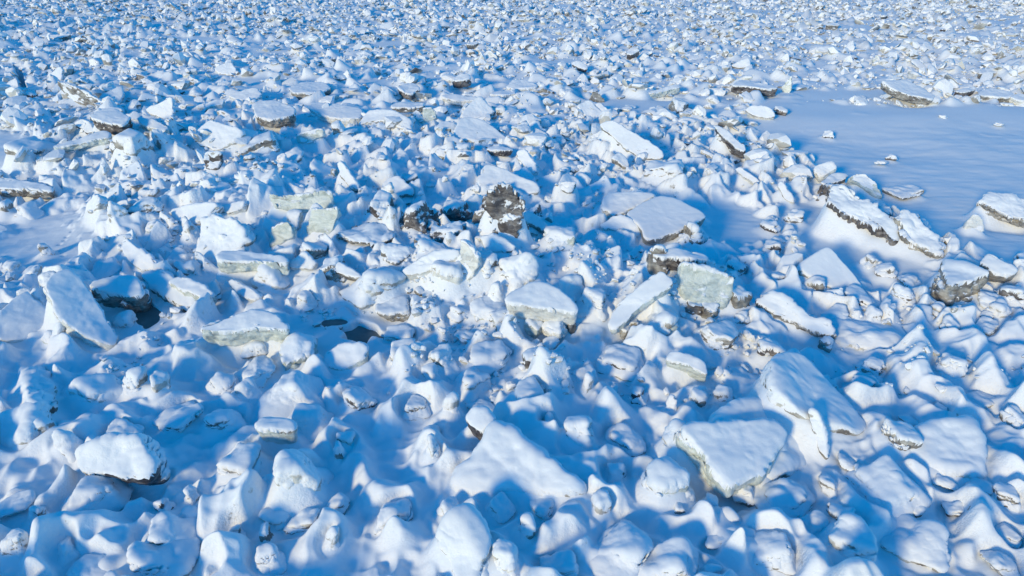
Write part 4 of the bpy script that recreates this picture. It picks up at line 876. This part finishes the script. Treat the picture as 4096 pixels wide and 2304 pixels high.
RN.H = (rub_ ** 3 + np.maximum(S_, 0) ** 3) ** (1 / 3) + np.minimum(RN.H, 0) + ((.08 + .4 * fore) * rub_ + crest * (.25 + .75 * fore)) * gap_ * (1 - RN.fld) - .3
RN.H = RN.H * (1 - fore) + gauss(RN.H, .9) * fore
RF = Raster(-200, 200, 56, 270, .25)
fld = inside(FIELD, RF.X, RF.Y).astype(np.float32)
fld = np.maximum(fld, inside(FIELD2, RF.X, RF.Y))
# a few open flat patches far out
for k in range(40):
    cx, cy = rng.uniform(-90, 110), rng.uniform(62, 190); rx, ry = rng.uniform(2, 7), rng.uniform(1, 3)
    fld = np.maximum(fld, .8 * (((RF.X - cx) / rx) ** 2 + ((RF.Y - cy) / ry) ** 2 < 1))
RF.fld = gauss(fld, 3)
notF = lambda x, y: 1 - .97 * sstep(.2, .6, RF.sample(x, y, RF.fld))
RF.blocks(rng, 26000, .4, 1.5, .55, 4, keep=notF)
RF.H = gauss(RF.H, .7) * (1 - .9 * RF.fld)
RF.H += (.18 * n2(RF.X / 2.5, RF.Y / 2.5, 41)).astype(np.float32) * (1 - .9 * RF.fld)

WATER_Z = []
for Pq in POOLS:
    c = np.mean(np.array(Pq), 0); WATER_Z.append(float(broad(c[0:1], c[1:2])[0]) + .2)
def field_at(X, Y):
    w = sstep(63, 57, Y) * sstep(53, 48, np.abs(X)); return RN.sample(X, Y, RN.fld) * w + RF.sample(X, Y, RF.fld) * (1 - w)
def ground_rel(X, Y):
    wn_ = sstep(63, 57, Y) * sstep(53, 48, np.abs(X))
    wf_ = (1 - wn_) * sstep(265, 240, Y) * sstep(198, 180, np.abs(X))
    far = .25 * fbm2(X / 3.0, Y / 3.0, 51, 3)
    return RN.sample(X, Y) * wn_ + RF.sample(X, Y) * wf_ + far * (1 - wn_ - wf_)

BANK = None
def build_ground():
    dep = np.concatenate([np.linspace(R(60), R(4.6), 1100)])
    # rows: even in the picture inside the frame, then stretching out to the horizon
    Yr = CH / np.tan(dep); Yr = np.concatenate([Yr, Yr[-1] * np.exp(np.linspace(0, math.log(5000 / Yr[-1]), 70))[1:]])
    rr = np.concatenate([-np.exp(np.linspace(math.log(3.0), math.log(.86), 26))[:-1], np.linspace(-.86, .86, 1220), np.exp(np.linspace(math.log(.86), math.log(3.0), 26))[1:]])
    Y = np.repeat(Yr[:, None], len(rr), 1); X = rr[None, :] * (Y * CP + CH * SP)
    z = broad(X, Y) * sstep(900, 300, Y) + ground_rel(X, Y)
    B4 = np.zeros_like(z); dig = np.zeros_like(z); depr = (Yr * CP + CH * SP)
    for (cx, cy, ax, ay, H, bk, over) in USED:
        ax2, ay2 = 1.25 * ax + .12, 1.25 * ay + .18; m = 2.2
        j0, j1 = np.searchsorted(Yr, [cy - m * ay2, cy + m * ay2])
        if j1 <= j0: continue
        rc = (cx - m * ax2) / (depr[j0] if cx - m * ax2 < 0 else depr[min(j1, len(Yr) - 1)]), (cx + m * ax2) / (depr[j0] if cx + m * ax2 > 0 else depr[min(j1, len(Yr) - 1)])
        i0, i1 = np.searchsorted(rr, [rc[0], rc[1]])
        xx = X[j0:j1, i0:i1] - cx; yy = Y[j0:j1, i0:i1] - cy
        e = np.exp(-((xx / ax2) ** 2 + (yy / ay2) ** 2) * 1.1)
        B4[j0:j1, i0:i1] += ((.12 if over else bk) * max(H, 0) * e) ** 4
        if over:
            e2 = np.exp(-((xx / (ax * .9)) ** 2 + ((yy + ay * .75) / (ay * .6 + .1)) ** 2) * 1.2)
            dig[j0:j1, i0:i1] = np.maximum(dig[j0:j1, i0:i1], .5 * min(H, 1.0) * e2)
    z = z - dig
    # melt pools: bed below the water level with a low shore
    for ps in (0, 1):
        for Pq, wz in zip(POOLS, WATER_Z):
            c = np.mean(np.array(Pq), 0); j0, j1 = np.searchsorted(Yr, [c[1] - 4, c[1] + 4])
            i0, i1 = np.searchsorted(rr, [(c[0] - 6) / depr[j0], (c[0] + 6) / depr[j0]])
            sx, sy = X[j0:j1, i0:i1], Y[j0:j1, i0:i1]; cur = z[j0:j1, i0:i1]
            if ps == 0:
                dd = np.hypot((sx - c[0]) / 1.3, sy - c[1] + .5); ws = sstep(2.4, 1.3, dd)
                z[j0:j1, i0:i1] = cur * (1 - ws) + (wz + .04 + .18 * np.tanh(np.maximum(cur - wz, 0) / .5)) * ws
            else:
                m = inside(Pq, sx + .1 * n2(sx / .4, sy / .4, 61), sy + .1 * n2(sx / .4, sy / .4, 62)).astype(np.float32)
                for _ in range(3):
                    q = m.copy(); q[1:-1, 1:-1] = (m[1:-1, 1:-1] * 2 + m[2:, 1:-1] + m[:-2, 1:-1] + m[1:-1, 2:] + m[1:-1, :-2]) / 6; m = q
                z[j0:j1, i0:i1] = cur * (1 - m) + (wz - .3) * m
    cm = inside(CREV, X, Y); z = np.where(cm, z - 2.2, z)
    # animal tracks
    for (x, y) in [(470, 95), (490, 125), (545, 150), (578, 182), (555, 225), (522, 258), (510, 285), (470, 320), (455, 345), (422, 378), (418, 432), (446, 465), (482, 528), (492, 562)]:
        p = hit(*px('D', x, y)); z -= .09 * np.exp(-(((X - p[0]) / .11) ** 2 + ((Y - p[1]) / .13) ** 2))
    V = np.stack([X, Y, z], -1).reshape(-1, 3); nx = len(rr); ny = len(Yr)
    i = np.arange(nx - 1)[None, :] + np.arange(ny - 1)[:, None] * nx
    Q = np.stack([i, i + 1, i + nx + 1, i + nx], -1).reshape(-1, 4)
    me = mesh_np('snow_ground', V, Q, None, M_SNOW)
    o = bpy.data.objects.new('snow_ground', me); COL.objects.link(o); o['kind'] = 'structure'
    return Yr, rr, depr, z
Yr, rr, depr, GZ = build_ground()
def gz(x, y):
    """height of the finished ground sheet"""
    j = np.clip(np.searchsorted(Yr, y), 1, len(Yr) - 1); r = x / (Yr[j] * CP + CH * SP)
    i = np.clip(np.searchsorted(rr, r), 1, len(rr) - 1); return GZ[j, i]

for k, (Pq, wz) in enumerate(zip(POOLS, WATER_Z)):
    q = np.array(Pq); c = q.mean(0); q = c + (q - c) * 1.35
    V = np.vstack([np.c_[q, np.full(len(q), wz)], [[c[0], c[1], wz]]]); n = len(q)
    T = np.array([[i, (i + 1) % n, n] for i in range(n)])
    o = bpy.data.objects.new('meltwater', mesh_np('meltwater', V, None, T, M_WATER, False)); COL.objects.link(o); o['kind'] = 'structure'

# ================= loose ice chunks of the jumbled river ice =================
rng = np.random.default_rng(21)
U = np.array([(u[0], u[1], max(u[2], u[3])) for u in USED])
CAND = []
tries = 0
while len(CAND) < 300 and tries < 14000:
    tries += 1
    u = rng.uniform(0, 4096); v = rng.uniform(230, 1240); p = g0(u, v)
    if field_at(p[0:1], p[1:2])[0] > .12 or inside(CREV, p[0:1], p[1:2])[0]: continue
    s = rng.uniform(.22, .5) * (1.35 if v < 500 else 1)
    if (np.hypot(U[:, 0] - p[0], U[:, 1] - p[1]) < U[:, 2] * .9 + s).any(): continue
    if rng.uniform() > (.35 if v > 900 else 1): continue
    CAND.append((p[0], p[1], s)); U = np.vstack([U, [p[0], p[1], s]])
Dc, Tc = ico(4)
protos = []
for k in range(14):
    r = poly_radius(Dc, rng, 8, 14, 0); V = Dc * r[:, None]; V /= np.abs(V).max(0)
    V = V * np.array([1, rng.uniform(.6, 1), rng.uniform(.3, .8)])
    N = vnorm(V, Tc); V = V + N * (.09 * fbm3(V / .8, 300 + k, 2) + .05 * fbm3(V / .3, 330 + k, 3))[:, None]
    a = rng.uniform(-.6, .6); b = rng.uniform(-.6, .6)
    Rx = np.array([[1, 0, 0], [0, math.cos(a), -math.sin(a)], [0, math.sin(a), math.cos(a)]]); Ry = np.array([[math.cos(b), 0, math.sin(b)], [0, 1, 0], [-math.sin(b), 0, math.cos(b)]])
    V = V @ (Rx @ Ry).T
    up = sstep(.2, .7, vnorm(V, Tc)[:, 2]); V[:, 2] += .16 * up
    me = mesh_np('ice_chunk', V, None, Tc, M_RUB); protos.append(me)
for (x, y, s) in CAND:
    o = bpy.data.objects.new('ice_chunk', protos[rng.integers(len(protos))]); COL.objects.link(o)
    o.location = (x, y, float(gz(x, y)) - s * .08); o.rotation_euler = (0, 0, rng.uniform(0, 6.28)); o.scale = (s, s, s * rng.uniform(.8, 1.2))
    o['label'] = 'small snow-dusted ice chunk wedged between larger blocks of the jumbled river ice'; o['category'] = 'ice chunk'
    o['group'] = 'small ice chunks scattered among the larger blocks'

def merged(name, X, Y, Sz, seed, sub, p=16, sink=.1, flat=(.25, .8), nprot=24, mat=M_RUB, smooth=False, tmax=.7):
    r_ = np.random.default_rng(seed); D, T = ico(sub); n = len(X); PR = []
    for k in range(nprot):
        r = poly_radius(D, r_, 7, p, 0); V = D * r[:, None]; V = V / np.abs(V).max(0) * np.array([1, r_.uniform(.5, 1), r_.uniform(*flat)])
        PR.append(V)
    PR = np.array(PR); V = PR[r_.integers(nprot, size=n)] * Sz[:, None, None]
    ya = r_.uniform(0, 6.283, n); a = r_.normal(0, tmax * .6, n); b = r_.uniform(0, 6.283, n)
    def rotz(V, t): c, s = np.cos(t)[:, None], np.sin(t)[:, None]; return np.stack([V[..., 0] * c - V[..., 1] * s, V[..., 0] * s + V[..., 1] * c, V[..., 2]], -1)
    def rotx(V, t): c, s = np.cos(t)[:, None], np.sin(t)[:, None]; return np.stack([V[..., 0], V[..., 1] * c - V[..., 2] * s, V[..., 1] * s + V[..., 2] * c], -1)
    V = rotz(rotx(rotz(V, ya), a), b)
    Z = gz(X, Y); V = V + np.stack([X, Y, Z + sink * Sz], -1)[:, None, :]
    nv = len(D); F = (T[None] + (np.arange(n) * nv)[:, None, None]).reshape(-1, 3)
    me = mesh_np(name, V.reshape(-1, 3), None, F, mat, smooth)
    o = bpy.data.objects.new(name, me); COL.objects.link(o); o['kind'] = 'stuff'
    return o
# crumbs of broken ice lying on the pressure ridge
nc = 12000; Yc = rng.uniform(20, 58, nc); Xc = rng.uniform(-.8, .8, nc) * (Yc * CP + CH * SP)
kc = (n2(Xc / 3.1, Yc / 2.2, 91) + .5 * n2(Xc / 1.1, Yc / 1.1, 92) + .45 * RN.sample(Xc, Yc, rmask) > .4) & (field_at(Xc, Yc) < .1)
Xc, Yc = Xc[kc], Yc[kc]
merged('ice_crumbs', Xc, Yc, .05 * np.exp(rng.uniform(0, 1, len(Xc)) ** 2 * 1.6), 8, 2, 18, sink=.25, flat=(.5, .9))
n = 120000
Y = np.sqrt(rng.uniform(44 ** 2, 235 ** 2, n)); X = rng.uniform(-.88, .88, n) * (Y * CP + CH * SP)
pat = .62 + .5 * n2(X / 9, Y / 6, 95) + .25 * n2(X / 3, Y / 2.5, 96)
keep = (rng.uniform(size=n) < (1 - 1.02 * sstep(.1, .45, field_at(X, Y)))) & (rng.uniform(size=n) < (.35 + .65 * sstep(44, 75, Y)) * np.clip(pat, .15, 1))
keep &= ~inside([(a * 1.0 + d, b) for (a, b), d in zip(CREV, (-.25, .25, .25, .25, -.25, -.25))], X, Y)
X, Y = X[keep], Y[keep]; Sz = np.where(Y > 78, .095, .11) * np.exp(rng.uniform(0, 1, len(X)) ** 2.6 * 2.3)
far_ = Y > 78
nb = 2600; Yb = np.sqrt(rng.uniform(50 ** 2, 200 ** 2, nb)); Xb = rng.uniform(-.88, .88, nb) * (Yb * CP + CH * SP)
kb = (rng.uniform(size=nb) < (1 - 1.02 * sstep(.1, .45, field_at(Xb, Yb)))) & (n2(Xb / 8, Yb / 5, 97) > -.1)
Xb, Yb = Xb[kb], Yb[kb]
merged('tilted_ice_plates', Xb, Yb, .45 * np.exp(rng.uniform(0, 1, len(Xb)) ** 2 * 1.1), 9, 2, 34, sink=.05, flat=(.10, .24), tmax=.75)
merged('ice_rubble', X[~far_], Y[~far_], Sz[~far_], 5, 2, 26, flat=(.2, .7), tmax=1.1)
merged('distant_ice_rubble', X[far_], Y[far_], Sz[far_], 6, 1, 30, flat=(.25, .8), tmax=1.2)

# two dark twigs poking out of the foreground snow
for (x, y, h, lean, lab) in [(2443, 1015, .16, .05, 'tiny dark upright twig poking out of smooth snow, bottom left of centre'), (2480, 1062, .24, -.12, 'tiny dark slanting twig poking out of snow beside a shorter upright one')]:
    p = hit(*px('G', x, y)); z0 = float(gz(p[0], p[1])); V = []; T = []
    for k in range(5):
        t = k / 4
        for a in range(5):
            w_ = .012 * (1 - .8 * t); V.append((lean * -1.2 * t + .015 * math.sin(3 * t) + w_ * math.cos(a * 1.2566), w_ * math.sin(a * 1.2566), -.05 + (h + .05) * t))
    for k in range(4):
        for a in range(5):
            i0 = k * 5 + a; i1 = k * 5 + (a + 1) % 5; T += [(i0, i1, i1 + 5), (i0, i1 + 5, i0 + 5)]
    T += [(20, 21, 22), (20, 22, 23), (20, 23, 24)]
    mt = bpy.data.materials.get('bark')
    if not mt:
        mt = bpy.data.materials.new('bark'); mt.use_nodes = True; nz = add_noise(*nodes(mt), 60)
        rb = ramp(*nodes(mt), nz.outputs[0], [(.3, (.02, .016, .014)), (.7, (.06, .045, .035))]); mt.node_tree.links.new(rb.outputs[0], mt.node_tree.nodes['Principled BSDF'].inputs['Base Color'])
    o = bpy.data.objects.new('twig', mesh_np('twig', np.array(V), None, np.array(T), mt)); COL.objects.link(o)
    o.location = (p[0], p[1], z0); o['label'] = lab; o['category'] = 'twig'; o['group'] = 'twigs in the foreground snow'
